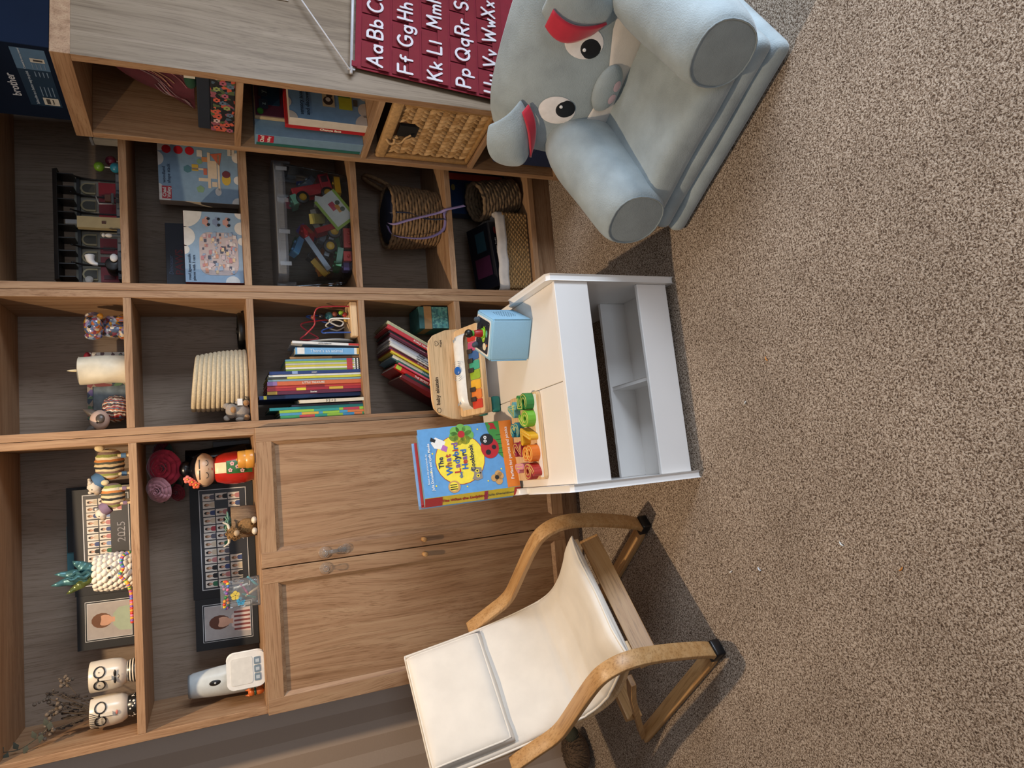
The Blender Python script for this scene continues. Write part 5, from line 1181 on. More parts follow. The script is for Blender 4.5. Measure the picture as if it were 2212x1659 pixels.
MB().lathe([(.0001, -.004), (.010, -.004), (.011, 0), (.0001, .0)], 18, (-.150, -.02, .092), 'y').build('clock', M('#c8c6c0', .4), ST)
def toy_fig(x, c1, c2, lb):
    t = thing('toy_figure', lb, 'figurine', (x, .055, ZC[4]+.0165))
    MB().box(-.006, .006, -.004, .004, 0, .012).build('legs', M(c1, .4), t); MB().prism([(-.007, .012), (.007, .012), (.005, .026), (-.005, .026)], -.004, .004).build('torso', M(c2, .4), t); MB().cyl(.0045, .026, .035, 12, bev=.001).build('head', M('#b8905a', .4), t); MB().ell((0, .001, .036), (.0055, .0055, .004), 10, 6).build('hair', M('#1c1614', .5), t)
for d in (): pass
TN = thing('toy_locomotive', 'black toy engine with white steam plume in front of the station', 'toy train', (1.285, .055, ZC[4]), R(4))
MB().cyl(.019, 0, .055, 18, (0, -.01, .026), 'y', bev=.002).build('boiler', BKM, TN); MB().box(-.02, .02, -.012, .05, 0, .012).build('chassis', BKM, TN); MB().cyl(.006, .044, .062, 12, (0, 0, 0)).build('chimney', BKM, TN)
MB().tube(spline([(0, 0, .060), (.003, 0, .072), (.012, 0, .080), (.026, 0, .082)], 4), [.0035+.0008*i for i in range(13)], 8).build('steam', M('#c8c8c8', .6), TN); MB().ell((.016, -.015, .022), (.012, .006, .010), 10, 8).build('white_figure', M('#c4c4c4', .5), TN)
OWL = thing('toy_owl', 'tiny white toy owl standing by the station tower', 'figurine', (1.370, .055, ZC[4])); MB().ell((0, 0, .034), (.006, .006, .010), 12, 8).build('body', M('#bdbab4', .5), OWL); MB().ell((0, 0, .047), (.006, .006, .005), 12, 8).build('head', M('#bdbab4', .5), OWL); MB().cyl(.004, 0, .026, 10).build('perch', DG, OWL)
MN = thing('toy_trolley', 'grey toy luggage trolley standing beside the station tower', 'toy', (1.475, .050, ZC[4])); MB().box(-.014, .014, -.008, .008, .018, .024).build('tray', DG, MN); MB().cyl(.006, -.010, -.007, 12, (.008, 0, .008), 'y').build('wheel', BKM, MN); MB().tube([(-.014, 0, .022), (-.016, 0, .055), (.006, 0, .062)], .002, 6).build('handle', M('#8a8c90', .3), MN); MB().box(-.008, .01, -.006, .006, .025, .04).build('case', M('#4a2c22', .6), MN); MB().cyl(.006, -.010, -.007, 12, (-.008, 0, .008), 'y').build('wheel', BKM, MN)
# balls on sticks
for (x, y, z, c, zt, c2, lb) in ((1.600, .13, .020, '#2f7f94', .062, '#6f9a2c', 'teal and lime wooden bead stick toy beside the station'), (1.628, .15, .034, '#6a2438', .03, '#7a3040', 'plum wooden bead stick toy beside the station')):
    t = thing('bead_stick_toy', lb, 'toy', (x, y, ZC[4])); MB().cyl(.016, 0, .004, 16).build('base', M('#bdb8ac', .5), t); MB().cyl(.002, .004, .075 if c2 == '#6f9a2c' else .045, 8).build('stick', M('#d0ccc4', .4), t)
    MB().ell((0, 0, z), .015, 16, 12).build('bead', M(c, .35), t)
    if c2 == '#6f9a2c': MB().ell((0, 0, zt), .014, 16, 12).build('bead', M(c2, .35), t)
LH = thing('toy_house', 'pale toy shop front half hidden by the shelf unit', 'toy building', (1.725, .110, ZC[4])); MB().box(-.05, .05, 0, .04, 0, .075).build('wall', M('#a8a49c', .6), LH); MB().box(-.04, .04, -.002, 0, .02, .062).build('window', M('#5a2c2c', .5), LH); MB().box(-.052, .052, -.004, .042, .075, .082).build('cornice', M('#8a8c94', .6), LH); MB().ell((-.035, -.015, .012), (.012, .010, .012), 12, 8).build('shrub', M('#8a8274', .7), LH)
TOPX = thing('craft_bundle', 'dark bundle of craft odds and ends behind the printer carton', 'craft bundle', (1.80, .10, ZC[4]+.0))
for k in range(14): MB().ell((rnd.uniform(-.06, .06), rnd.uniform(-.03, .05), .03+rnd.random()*.19), rnd.uniform(.012, .024), 8, 6).build('pompom', M(['#5a3430', '#3a2c44', '#8a4a34', '#4a4a4a', '#8a8a84'][k % 5], .9), TOPX)
# ---- boxed games ----
def carton(name, label, cat, loc, rz, w_, h_, d_, face, edge, group=None):
    t = thing(name, label, cat, loc, rz, group); MB().box(-w_/2, w_/2, 0, d_, 0, h_).build('carton', M(edge, .45), t, bevel=.0008); MB().rect(-w_/2+.0004, w_/2-.0004, .0004, h_-.0004, -.0004).build('front_print', M(face, .4), t); return t
G1 = carton('game_box', 'blue boxed wooden shape-stacking game with cloud corners', 'game box', (1.600, .105, ZC[3]), R(-5), .190, .222, .052, '#7f9cb4', '#c9bdae')
def clouds(mb, spots, y):
    for (a, b_, r) in spots: mb.disc(a, b_, r, y, 'xz', 20)
p = MB(); pm_ = [M('#dcd8d0', .45), M('#b8202c', .45), M('#c98a5a', .5), M('#c8a83a', .5), M('#6a2c30', .5), M('#4a7884', .5), M('#7fa07a', .5), M('#c46a50', .5), M('#d8c4a8', .5)]
def half(a, b_, r, lo, hi, y, n=14): # disc clipped to the face
    pts = []
    for i in range(n*2): t = PI*i/n; pts.append((min(max(a+r*math.cos(t), lo[0]), hi[0]), min(max(b_+r*math.sin(t), lo[1]), hi[1])))
    return pts
lo_, hi_ = (-.0945, .0005), (.0945, .2215)
for (a, b_, r) in ((.095, .222, .042), (.03, .228, .022), (-.095, .215, .024), (-.06, .225, .016), (-.095, .0, .02), (.05, .0, .016), (-.02, .0, .013), (.095, .0, .014)): p.mat(0).flat(half(a, b_, r, lo_, hi_, 0), -.0008)
for k, z in enumerate((.198, .166, .135)): p.mat(1).disc(.060, z, .0125, -.0011, 'xz', 22)
p.mat(1).rect(-.090, -.052, .188, .214, -.0011)
for (m_, x0, x1, z0, z1) in ((8, -.05, .06, .078, .086), (8, -.02, .035, .060, .078), (2, .03, .045, .086, .102), (7, -.01, .010, .088, .098), (8, -.03, -.02, .086, .112), (8, .004, .010, .098, .130), (3, .0, .02, .112, .130), (8, -.045, -.03, .060, .075), (0, .045, .065, .100, .115), (8, -.055, .055, .052, .058)): p.mat(m_).rect(x0, x1, z0, z1, -.0013)
p.mat(7).flat([(.02, .052), (.062, .045), (.055, .078)], -.0013); p.mat(5).disc(.004, .142, .012, -.0013, 'xz', 6); p.mat(6).disc(-.055, .108, .012, -.0013, 'xz', 5); p.mat(6).disc(.03, .108, .008, -.0013)
p.mat(3).disc(-.02, .034, .018, -.0013, 'xz', 20, .013); p.mat(4).disc(-.004, .034, .011, -.0015, 'xz', 16, .012); p.mat(0).disc(-.06, .058, .012, -.0013, 'xz', 16, .009)
p.build('box_art_print', pm_, G1)
words('Chad', .0135, M('#ece8e0', .4), G1, FRONT(-.071, -.0018, .207), bold=.02); words('Valley', .0135, M('#ece8e0', .4), G1, FRONT(-.071, -.0018, .195), bold=.02)
words('woodland', .0125, M('#20344c', .4), G1, FRONT(-.018, -.0018, .207), bold=.015); words('shape stack', .0125, M('#20344c', .4), G1, FRONT(-.014, -.0018, .194), bold=.015)
MB().rect(.055, .082, .008, .028, -.0012).build('age_badge_print', M('#cfc9c0', .5), G1); words('12 months+', .005, M('#6a6a70', .5), G1, FRONT(.0685, -.0018, .018))
G2 = carton('puzzle_box', 'pale blue road jigsaw puzzle box with three little cars printed on it', 'puzzle box', (1.345, .045, ZC[3]), R(0), .215, .158, .055, '#8aa4bc', '#8a3a3a')
p = MB(); lo_, hi_ = (-.107, .0005), (.107, .1575)
for (a, b_, r) in ((.107, .158, .050), (.03, .158, .03), (.107, .0, .018), (.06, .0, .02), (-.01, .158, .014), (-.107, .03, .02), (.02, .0, .012)): p.mat(0).flat(half(a, b_, r, lo_, hi_, 0), -.0008)
p.mat(1).flat(rrect(-.085, .045, .012, .118, .028, 6), -.0011)
for k in range(110):
    a, b_ = rnd.uniform(-.080, .040), rnd.uniform(.016, .112); s = rnd.uniform(.002, .007); p.mat(2+rnd.randrange(7)).rect(a-s, a+s, b_-s*.7, b_+s*.7, -.0013-.00002*k)
for k in range(3):
    z0 = .088-.028*k; m_ = (9, 10, 9)[k]
    p.mat(m_).flat([(.062, z0+.004), (.092, z0+.004), (.092, z0+.012), (.087, z0+.012), (.083, z0+.020), (.070, z0+.020), (.066, z0+.012), (.062, z0+.011)], -.0012)
    p.mat(11).disc(.068, z0+.003, .0045, -.0014, 'xz', 12).disc(.086, z0+.003, .0045, -.0014, 'xz', 12)
p.build('box_art_print', [M('#d4d2cc', .45), M('#b8a8a4', .5)]+[M(c, .5) for c in ('#c4b0b0', '#8f9fb4', '#d0c4bc', '#c08a70', '#4a4a58', '#b47a7a', '#d4b890')]+[M('#bd8f84', .5), M('#7888a4', .5), M('#17171a', .5)], G2)
words('road jigsaw puzzle', .0105, M('#22344c', .4), G2, FRONT(-.062, -.0018, .146), bold=.012); words('pieces with 3 cars', .0105, M('#22344c', .4), G2, FRONT(-.064, -.0018, .134), bold=.012)
G3 = carton('dark_game_box', 'navy game box standing behind the jigsaw puzzle box', 'game box', (1.345, .150, ZC[3]), R(0), .205, .212, .05, '#0c1426', '#0c1020'); words('Dinosaur', .016, M('#5a6a8a', .5), G3, FRONT(-.03, -.0012, .198), shear=.2); words('PAWS', .030, M('#6a1c24', .5), G3, FRONT(-.02, -.0012, .175), bold=.02)
# ---- clear toy tub ----
TU = thing('clear_toy_tub', 'clear plastic tub of toy bricks with a clip-on lid', 'storage tub', (1.445, .135, ZC[2]))
def tubshell(z0, z1, w0, w1, d0, d1, r):
    def fn(u, v):
        a = 2*PI*u; c, s = math.cos(a), math.sin(a); w_ = w0+(w1-w0)*v; d_ = d0+(d1-d0)*v; k = (abs(c)**5+abs(s)**5)**(-1/5)
        return (w_*k*c, d_*k*s, z0+(z1-z0)*v)
    return fn
CLR = glass_mat('#eef2f4', .06, 'tub plastic', op=.012); CLR2 = glass_mat('#e6ecf0', .1, 'tub lid plastic', op=.16)
MB().grid(tubshell(.002, .200, .172, .192, .100, .112, 0), 56, 8).build('wall', CLR, TU)
MB().grid(tubshell(.196, .204, .192, .198, .112, .117, 0), 56, 2).grid(tubshell(.204, .226, .198, .196, .117, .115, 0), 56, 2).build('rim', CLR2, TU)
lv = [tubshell(.226, .226, .196, .196, .115, .115, 0)(i/40, 0) for i in range(40)]
MB().add(lv, [tuple(range(40))]).build('lid', CLR2, TU, solid=.002); MB().add([(x_*.87, y_*.87, .002) for x_, y_, z_ in lv], [tuple(range(40))]).build('base', CLR, TU, solid=.002)
for a in (-.15, -.05, .05, .15): MB().box(a-.006, a+.006, -.1190, -.1172, .190, .222).build('rim_rib', CLR2, TU)
for sx in (-1, 1): MB().rbox(sx*.197-.008, sx*.197+.008, -.05, .05, .17, .228, .003).build('clip', CLR2, TU)
def brick(lb, x, y, z, rx, ry, rz, nx, ny, col):
    t = thing('toy_brick', lb, 'toy brick', (1.445+x, .135+y, ZC[2]+z), 0, 'toy bricks in the clear tub', rot=Euler((rx, ry, rz)))
    u = .016; MB().box(-nx*u, nx*u, -ny*u, ny*u, 0, .019).build('block', M(col, .3), t, bevel=.0008)
    for i in range(nx):
        for j in range(ny): MB().lathe([(.0048, .0192), (.0048, .0235), (.0001, .0235)], 12, ((2*i-nx+1)*u, (2*j-ny+1)*u, 0)).build('stud', M(col, .3), t)
BR_ = [('yellow', '#d8a01c', .125, -.06, .020, 0, 0, .3, 2, 1), ('amber', '#d8941c', .090, -.058, .048, 0, .5, .2, 1, 1), ('red', '#b82a24', -.050, -.066, .006, PI/2, 0, 0, 2, 1), ('scarlet', '#b8281f', -.110, -.066, .010, PI/2, 0, 0, 1, 1), ('green', '#1f6a3c', -.120, -.06, .03, 0, .2, .1, 2, 2), ('blue', '#2c4f80', .06, -.05, .03, 0, -.2, .2, 2, 1), ('purple', '#6a5a94', -.135, -.045, .004, 0, 0, 0, 1, 1), ('dark green', '#1c5a34', -.06, -.045, .03, 0, 0, .3, 2, 1),
       ('navy', '#22344f', .02, -.02, .045, .2, 0, .5, 2, 2), ('white', '#cfccc4', .065, -.068, .090, PI/2, .1, 0, 1, 1), ('grey', '#6f7680', -.03, -.03, .07, .2, .3, .2, 2, 1), ('crimson', '#a81c28', -.035, -.075, .075, 0, 1.2, .2, 2, 1), ('brown', '#5a4030', -.12, .02, .04, 0, .2, .2, 2, 2), ('teal', '#2f6a70', .02, .03, .02, 0, .1, .1, 2, 2), ('cream', '#c8b890', .10, .03, .03, 0, .1, .6, 2, 1), ('black', '#1a1a1e', -.09, -.02, .10, .2, .6, .2, 2, 1), ('lime', '#7fa838', .0, .04, .06, 0, .3, .8, 2, 1), ('orange', '#c8662c', -.08, .03, .07, .3, .2, .2, 2, 1)]
for (nm, c, x, y, z, rx, ry, rz, nx, ny) in BR_: brick(nm+' toy brick inside the clear tub', x, y, z, rx, ry, rz, nx, ny, c)
for i, (nm, c) in enumerate((('mustard', '#c89a24'), ('sky blue', '#4f86b0'), ('ruby', '#a8222c'), ('pale yellow', '#d8c060'), ('mint', '#6fa890'), ('slate', '#56606a'), ('tangerine', '#d07a2c'), ('forest green', '#245c3a'), ('violet', '#5f4f8a'), ('ivory', '#cfc8b4'), ('rose', '#b85a6a'), ('royal blue', '#2c4890'))):
    brick(nm+' toy brick heaped inside the clear tub', -.13+.052*(i % 6)+.01*(i//6), -.035+.03*(i//6), .085+.035*((i*5) % 3), .3*((i*7) % 4-1.5), .35*((i*3) % 5-2), .4*i, 2, 1, c)
TK = thing('toy_truck', 'red toy truck with yellow wheels inside the clear tub', 'toy truck', (1.445+.092, .135-.040, ZC[2]+.108), 0, None, rot=Euler((0, R(75), 0))); TK.scale = (1.15, 1.2, 1.15)
MB().box(-.052, .03, -.022, .022, .0, .03).box(.030, .060, -.022, .022, .0, .055).build('body', M('#a81c28', .3), TK, bevel=.003); MB().box(.036, .054, -.0226, -.0218, .03, .048).build('cab_window', M('#3a1418', .3), TK)
for a in (-.030, .040): MB().cyl(.018, -.031, -.0225, 20, (a, 0, -.004), 'y', bev=.002).build('tyre', BKM, TK); MB().cyl(.010, -.033, -.0312, 16, (a, 0, -.004), 'y').build('hub', M('#c89a2c', .4), TK)
TK2 = thing('toy_wheel_base', 'grey toy chassis with two yellow wheels inside the clear tub', 'toy car', (1.445-.055, .135-.075, ZC[2]+.052), 0, None, rot=Euler((0, R(18), 0))); TK2.scale = (1.3, 1.0, 1.3)
MB().box(-.045, .045, .004, .03, .0, .012).build('chassis', M('#7a8088', .4), TK2, bevel=.001)
for a in (-.020, .020): MB().cyl(.017, -.008, .003, 20, (a, 0, .004), 'y', bev=.002).build('tyre', BKM, TK2); MB().cyl(.010, -.010, -.0082, 16, (a, 0, .004), 'y').build('hub', M('#c89a2c', .4), TK2)
CR = thing('instruction_card', 'lime-edged toy instruction card pressed against the tub wall', 'card', (1.445+.062, .135-.0965, ZC[2]+.012), 0, None, rot=Euler((R(-2), R(-38), 0))); CR.scale = (1.25, 1, 1.3)
MB().box(-.045, .045, 0, .001, 0, .062).build('sheet', M('#8fae3a', .5), CR); MB().rect(-.038, .045, .007, .055, -.0004).build('white_panel_print', M('#cfd0c8', .5), CR)
q = MB(); q.mat(0).rect(.0, .022, .024, .038, -.0008); q.mat(1).rect(-.012, .01, .018, .028, -.0009); q.mat(2).disc(-.008, .016, .006, -.0011).disc(.012, .016, .006, -.0011); q.build('vehicle_print', [M('#b8304a', .5), M('#c88a2c', .5), M('#3a4a3a', .5)], CR)
RP = thing('toy_ramp', 'pale grey plastic toy ramp slanting inside the clear tub', 'toy ramp', (1.445-.10, .135-.065, ZC[2]+.098), 0, None, rot=Euler((0, R(-32), 0))); MB().box(-.06, .06, -.015, .015, 0, .008).build('deck', M('#8f98a4', .4), RP, bevel=.001); MB().box(-.06, .06, -.018, -.0152, 0, .016).build('rail', M('#8f98a4', .4), RP)
# ---- seagrass basket with ribbons ----
SEA = M('#7d6244', .9, var=.3, vs=90, bump=.9, bs=150)
def coil_basket(t, rad0, rad1, h, n, m, bump=.0035):
    for k in range(n):
        f = (k+.5)/n; r = rad0+(rad1-rad0)*math.sin(f*PI*.5)
        MB().tube([((r+.0015*math.sin(9*a+k*2))*math.cos(a), (r+.0015*math.sin(9*a+k*2))*math.sin(a), h*f+.0016*math.sin(18*a+k*3)) for a in [2*PI*i/54 for i in range(54)]], h/n*.56, 6, True).build('braid_row', m, t)
    MB().lathe([(.0001, .003), (rad0, .003)], 24).build('base', m, t)
SB = thing('seagrass_basket', 'round seagrass basket with a loop handle on the open bookcase', 'basket', (1.500, .128, ZC[1]), R(0))
coil_basket(SB, .090, .103, .176, 16, SEA)
MB().strip(spline([(.090, -.03, .150), (.112, -.028, .185), (.132, -.02, .225), (.142, .0, .245), (.132, .025, .225), (.105, .04, .16)], 5), (0, 1, .3), .022, .006, True).build('handle', SEA, SB)
MB().lathe([(.095, .155), (.088, .172), (.06, .182), (.0001, .178)], 24).build('navy_cloth', M('#12182c', .9), SB)
def ribbon(label, pts, c, wd=.010):
    t = thing('ribbon', label, 'ribbon', (1.500, .128, ZC[1])); MB().strip(spline(pts, 8), (.5, .2, .6), wd, .0007, True).build('band', M(c, .5, sheen=.2), t); return t
ribbon('lilac ribbon hanging from the seagrass basket over the shelf edge', [(-.052, -.085, .188), (-.058, -.100, .172), (-.045, -.112, .125), (-.028, -.121, .060), (-.018, -.128, .022), (-.012, -.140, .004), (-.004, -.146, -.030), (.004, -.148, -.060)], '#8a7aa8')
ribbon('lilac ribbon loop curling round the seagrass basket', [(-.058, -.080, .192), (-.085, -.068, .17), (-.098, -.085, .10), (-.094, -.098, .05), (-.074, -.108, .012), (-.05, -.120, .004), (-.025, -.128, .008), (-.012, -.131, .004)], '#6f6290')
ribbon('navy ribbon draped across the seagrass basket', [(-.02, -.096, .185), (-.02, -.108, .165), (-.022, -.1135, .12), (-.036, -.1135, .08), (-.040, -.118, .045), (-.040, -.126, .010), (-.046, -.131, .002)], '#171a30', .009)
# ---- bottom shelf ----
S2 = thing('small_seagrass_basket', 'small seagrass basket tipped over at the bottom of the open bookcase', 'basket', (1.598, .095, ZC[0]+.016), 0, None, rot=Euler((R(4), R(-14), 0)))
coil_basket(S2, .055, .064, .165, 13, M('#6f5a42', .9, var=.3, vs=90, bump=.9, bs=150))
RBK = thing('lined_wicker_tray', 'rectangular wicker basket with a white fabric liner', 'basket', (1.368, .118, ZC[0]), R(0))
WK = M('#8a6a40', .8, var=.3, vs=120, bump=.6, bs=200)
MB().box(-.128, .128, -.088, .088, .001, .005).build('base', WK, RBK)
for k in range(13):
    z = .009+k*.0072
    for (sgn) in (-1,):
        ph = (k % 2)*PI
        pts = [(-.135+.27*i/60, -.094+.0028*math.sin(PI*i/60*30+ph), z) for i in range(61)]
        MB().tube(pts, .0042, 5).build('weave_row', WK, RBK)
    pts = [(sg_*.0, 0, 0) for sg_ in ()]
    MB().tube([(.137+.0028*math.sin(PI*i/40*20+ph), -.092+.184*i/40, z) for i in range(41)], .0042, 5).build('weave_row', WK, RBK)
    MB().tube([(-.137+.0028*math.sin(PI*i/40*20+ph), -.092+.184*i/40, z) for i in range(41)], .0042, 5).build('weave_row', WK, RBK)
for i in range(16): MB().cyl(.0022, .003, .104, 6, (-.130+i*.0174, -.0925, 0)).build('stake', WK, RBK)
LIN = M('#b8b0a8', .9, var=.08, vs=40, bump=.4, bs=60, sheen=.2)
def liner(u, v):
    a = 2*PI*u; c, s = math.cos(a), math.sin(a); k = (abs(c)**9+abs(s)**9)**(-1/9); 
    P_ = [(.120, .078, .06), (.131, .088, .112), (.140, .0965, .126), (.1455, .1015, .118), (.146, .103, .092)]
    i = min(int(v*4), 3); f = v*4-i; w_, d_, z_ = [P_[i][j]+(P_[i+1][j]-P_[i][j])*f for j in range(3)]
    return (w_*k*c, d_*k*s+.001*math.sin(a*14), z_+.0015*math.sin(a*11))
MB().grid(liner, 80, 16).build('liner', LIN, RBK, solid=.002)
CRB = thing('craft_box', 'black craft set box with bright stickers lying in the wicker basket', 'craft box', (1.365, .115, ZC[0]+.112), 0, None, rot=Euler((R(20), R(-6), 0)))
MB().box(-.115, .115, -.06, .06, 0, .045).build('carton', M('#0c0f18', .45), CRB, bevel=.001)
q = MB(); q.mat(0).rect(-.07, .0, -.04, .04, .0455, 'xy'); q.mat(1).rect(.02, .09, -.03, .02, .0455, 'xy'); q.mat(2).disc(-.06, .022, .012, -.0604); q.mat(3).disc(-.06, .022, .008, -.0607); q.mat(4).disc(-.06, .022, .004, -.061); q.mat(5).disc(.085, .020, .013, -.0604, 'xz', 20, .007); q.mat(6).disc(-.10, .015, .010, -.0604)
q.build('sticker_print', [M('#4a1c34', .5), M('#1c3a44', .5), M('#c8562c', .5), M('#c8a83a', .5), M('#3a7a7a', .5), M('#7a2420', .5), M('#24586a', .5)], CRB)
words('Ultimate Sticker Studio', .010, M('#c8c8cc', .5), CRB, FRONT(.012, -.0608, .024))
BOX5 = thing('activity_box', 'blue activity box with an orange stripe wedged beside the shelf unit', 'box', (1.655, .195, ZC[0]), 0)
MB().box(-.10, .10, 0, .05, 0, .262).build('carton', M('#0f2c50', .45), BOX5, bevel=.001); MB().box(.030, .055, -.0008, -.0002, .006, .258).build('header_print', M('#b8442c', .5), BOX5)
q = MB(); q.mat(0).rect(-.02, .02, .03, .075, -.0006); q.mat(1).rect(-.03, .02, .10, .16, -.0006); q.mat(2).disc(.0, .21, .012, -.0006, 'xz', 18, .008); q.build('panel_print', [M('#b8b4a4', .5), M('#4a5a44', .5), M('#8a7a3a', .5)], BOX5)
# ======================= things on the turned shelf unit =======================
def dthing(name, label, cat, x, y, z, rz=0, group=None, rx=0, ry=0): return thing(name, label, cat, DL(x, y, z), 0, group, rot=Euler((rx, ry, DRZ+rz)))
PB = dthing('printer_carton', 'large navy printer carton standing on the shelf unit', 'carton', .0, .0, HD+.0005)
NAVY = M('#0a1629', .8, var=.1, vs=6, spec=.12)
MB().box(.048, .318, .012, .37, 0, .40).build('carton', NAVY, PB, bevel=.002)
words('brother', .026, M('#b8bcc4', .5), PB, FRONT(.172, .0112, .098), bold=.01)
MB().rect(.100, .235, .012, .078, .0115).build('dark_panel_print', M('#0e2c44', .45), PB); MB().rect(.235, .306, .012, .078, .0115).build('pale_panel_print', M('#4a6a88', .45), PB)
q = MB(); q.mat(0).rect(.106, .134, .016, .048, .0109); q.mat(1).rect(.110, .130, .034, .042, .0106); q.mat(0).rect(.262, .276, .018, .046, .0109); q.mat(1).rect(.266, .272, .022, .040, .0106)
for k in range(4): q.mat(2).rect(.140, .176, .044-.008*k, .046-.008*k, .0109).rect(.212, .230, .044-.008*k, .046-.008*k, .0109).rect(.240, .258, .044-.008*k, .046-.008*k, .0109)
q.build('label_print', [M('#b8b6ae', .5), M('#3a3a3a', .5), M('#6a8098', .5)], PB)
words('Subscribe to a better way to print', .0088, M('#a8b4c0', .5), PB, FRONT(.168, .0108, .061)); words('Connect for more control', .0064, M('#c0c8d0', .5), PB, FRONT(.271, .0108, .062))
words('Contact', .006, M('#3a3a3a', .5), PB, FRONT(.120, .0103, .028))
# pink tulle bundle and floral box
FB_ = dthing('floral_box', 'navy fabric storage box with coral flower trim', 'storage box', .150, .030, 1.0683)
MB().box(-.110, .140, 0, .24, 0, .060).build('floral_trim', patchy_mat('floral', ['#10151c', '#10151c', '#10151c', '#b8503c', '#10151c', '#4a5a3a', '#8a4a58', '#3f5468', '#10151c', '#c05a44'], 85, .8), FB_, bevel=.003)
q = MB()
for (a, b_, c) in ((-.09, .045, 0), (-.075, .02, 0), (-.04, .04, 0), (-.02, .048, 0), (.0, .02, 1), (.03, .045, 0), (.05, .025, 2), (.075, .045, 1), (.10, .03, 2), (.12, .045, 3), (-.06, .045, 3), (.02, .03, 4), (-.1, .012, 2), (.09, .012, 4), (-.03, .012, 4)):
    for k in range(6): q.mat(c).disc(a+.006*math.cos(k*1.05), b_+.006*math.sin(k*1.05), .0035, -.0006, 'xz', 8)
q.build('flower_print', [M('#c85a48', .7), M('#8a9a5a', .7), M('#a85a70', .7), M('#c8a8a8', .7), M('#5a7088', .7)], FB_)
MB().box(-.106, .136, .002, .236, .0605, .092).build('navy_band', M('#16202f', .8), FB_, bevel=.003); MB().box(.098, .118, .004, .012, .094, .12).build('tag', M('#c8c4b8', .6), FB_); MB().ell((.075, .02, .105), (.03, .02, .016), 12, 8).build('green_cloth', M('#17402c', .9), FB_)
TUL = dthing('tulle_bundle', 'dark red tulle bundle with pale ribbon strands heaped in the top box', 'fabric', .158, .145, 1.164)
TM_ = M('#4a1020', .8, var=.3, vs=30)
def tul(u, v):
    a = 2*PI*u; r = (.116*(1-v)**.55+.01)*(1+.08*math.sin(7*a+v*6)); return (r*math.cos(a)*(1 if math.cos(a) > 0 else 1)+.02*v, r*.7*math.sin(a), .002+.195*v+.012*math.sin(5*a)*v)
MB().grid(tul, 44, 14).build('tulle', TM_, TUL)
for k in range(16):
    a = -PI/2+rnd.uniform(-1.25, 1.25); v0 = rnd.uniform(.0, .35); L = rnd.uniform(.25, .5)
    pts = []
    for i in range(8):
        v = v0+L*i/7; p_ = tul(((a+.5*i/7*rnd.choice((1,)))/(2*PI)) % 1, v); pts.append((p_[0]*1.03, p_[1]*1.03-.002, p_[2]))
    MB().strip(pts, (0, 0, 1), .0022, .0008, True).build('ribbon_strand', M(['#a8949a', '#8a7078', '#b89a70', '#a86a70'][k % 4], .5), TUL)
# books and boxes on the second shelf
z2 = .7087
# boxes stand side by side with their narrow sides outwards; the broad side of the last one faces the room
K1 = dthing('sensory_box', 'blue boxed sensory touch kit with yellow and green cards', 'game box', .1125, .028, z2)
MB().box(0, .034, 0, .19, 0, .218).build('carton', M('#c9c0b4', .45), K1, bevel=.0008); MB().rect(.0005, .1895, .0005, .2175, .0344, 'yz').build('front_print', M('#6f92b4', .45), K1)
q = MB(); lo_, hi_ = (.0005, .0005), (.1895, .2175)
for (a, b_, r) in ((.0005, .2175, .022), (.05, .228, .018), (.0005, .0, .035), (.05, .0, .024), (.10, .0, .018), (.1895, .2175, .02)): q.mat(0).flat(half(a, b_, r, lo_, hi_, 0), .0348, 'yz')
q.mat(1).rect(.045, .090, .040, .078, .0351, 'yz'); q.mat(2).rect(.085, .150, .044, .080, .0352, 'yz'); q.mat(3).rect(.048, .100, .090, .124, .0351, 'yz'); q.mat(4).disc(.068, .108, .014, .0354, 'yz').disc(.085, .104, .008, .0356, 'yz'); q.mat(5).rect(.104, .150, .092, .118, .0351, 'yz'); q.mat(6).rect(.060, .082, .024, .036, .0351, 'yz').rect(.096, .118, .024, .036, .0351, 'yz'); q.mat(0).disc(.072, .108, .007, .0358, 'yz')
q.build('box_art_print', [M('#c4bcb2', .5), M('#a8ac34', .5), M('#4a7a40', .5), M('#b8a888', .5), M('#3a3230', .5), M('#a88a8a', .5), M('#4a4a48', .5)], K1)
words('sensory touch', .0150, M('#16283c', .5), K1, RIGHT(.0354, .056, .184), bold=.015); words('and discovery kit', .0150, M('#16283c', .5), K1, RIGHT(.0354, .065, .167), bold=.015)
K2 = dthing('face_game_box', 'red boxed face-changing game beside the sensory kit', 'game box', .0942, .030, z2)
MB().box(0, .0175, 0, .18, 0, .226).build('carton', M('#a81c20', .45), K2, bevel=.0008)
words('Change face', .0125, M('#e8dcc8', .5), K2, Matrix.Translation((.0088, -.0008, .10)) @ Matrix.Rotation(PI/2, 4, 'X') @ Matrix.Rotation(-PI/2, 4, 'Z'), bold=.035)
K4 = dthing('alphabet_book', 'purple alphabet sound book standing behind the red face game', 'book', .0745, .060, z2)
MB().box(0, .013, 0, .20, 0, .305).build('pages', M('#a89878', .6), K4, bevel=.002); MB().box(.013, .0155, .004, .20, .002, .303).build('cover', M('#4a2236', .5), K4, bevel=.001); MB().prism(rrect(.04, .19, .235, .285, .004), .0156, .0166, 'yz').build('screen', M('#1c3c54', .25), K4)
for k, ch in enumerate('zyxw'):
    MB().prism(rrect(.026+.040*k, .056+.040*k, .268, .292, .003), .0162, .0176, 'yz').build('key', M('#2c3a4a', .4), K4); words(ch, .020, M('#8aa8ac', .5), K4, RIGHT(.0182, .041+.040*k, .280)); MB().prism(rrect(.028+.040*k, .054+.040*k, .208, .222, .003), .0157, .017, 'yz').build('key', M('#5a4a4c', .4), K4)
MB().cyl(.0085, .0156, .021, 18, (0, .016, .290), 'x').build('green_button', M('#3f8f3a', .35), K4)
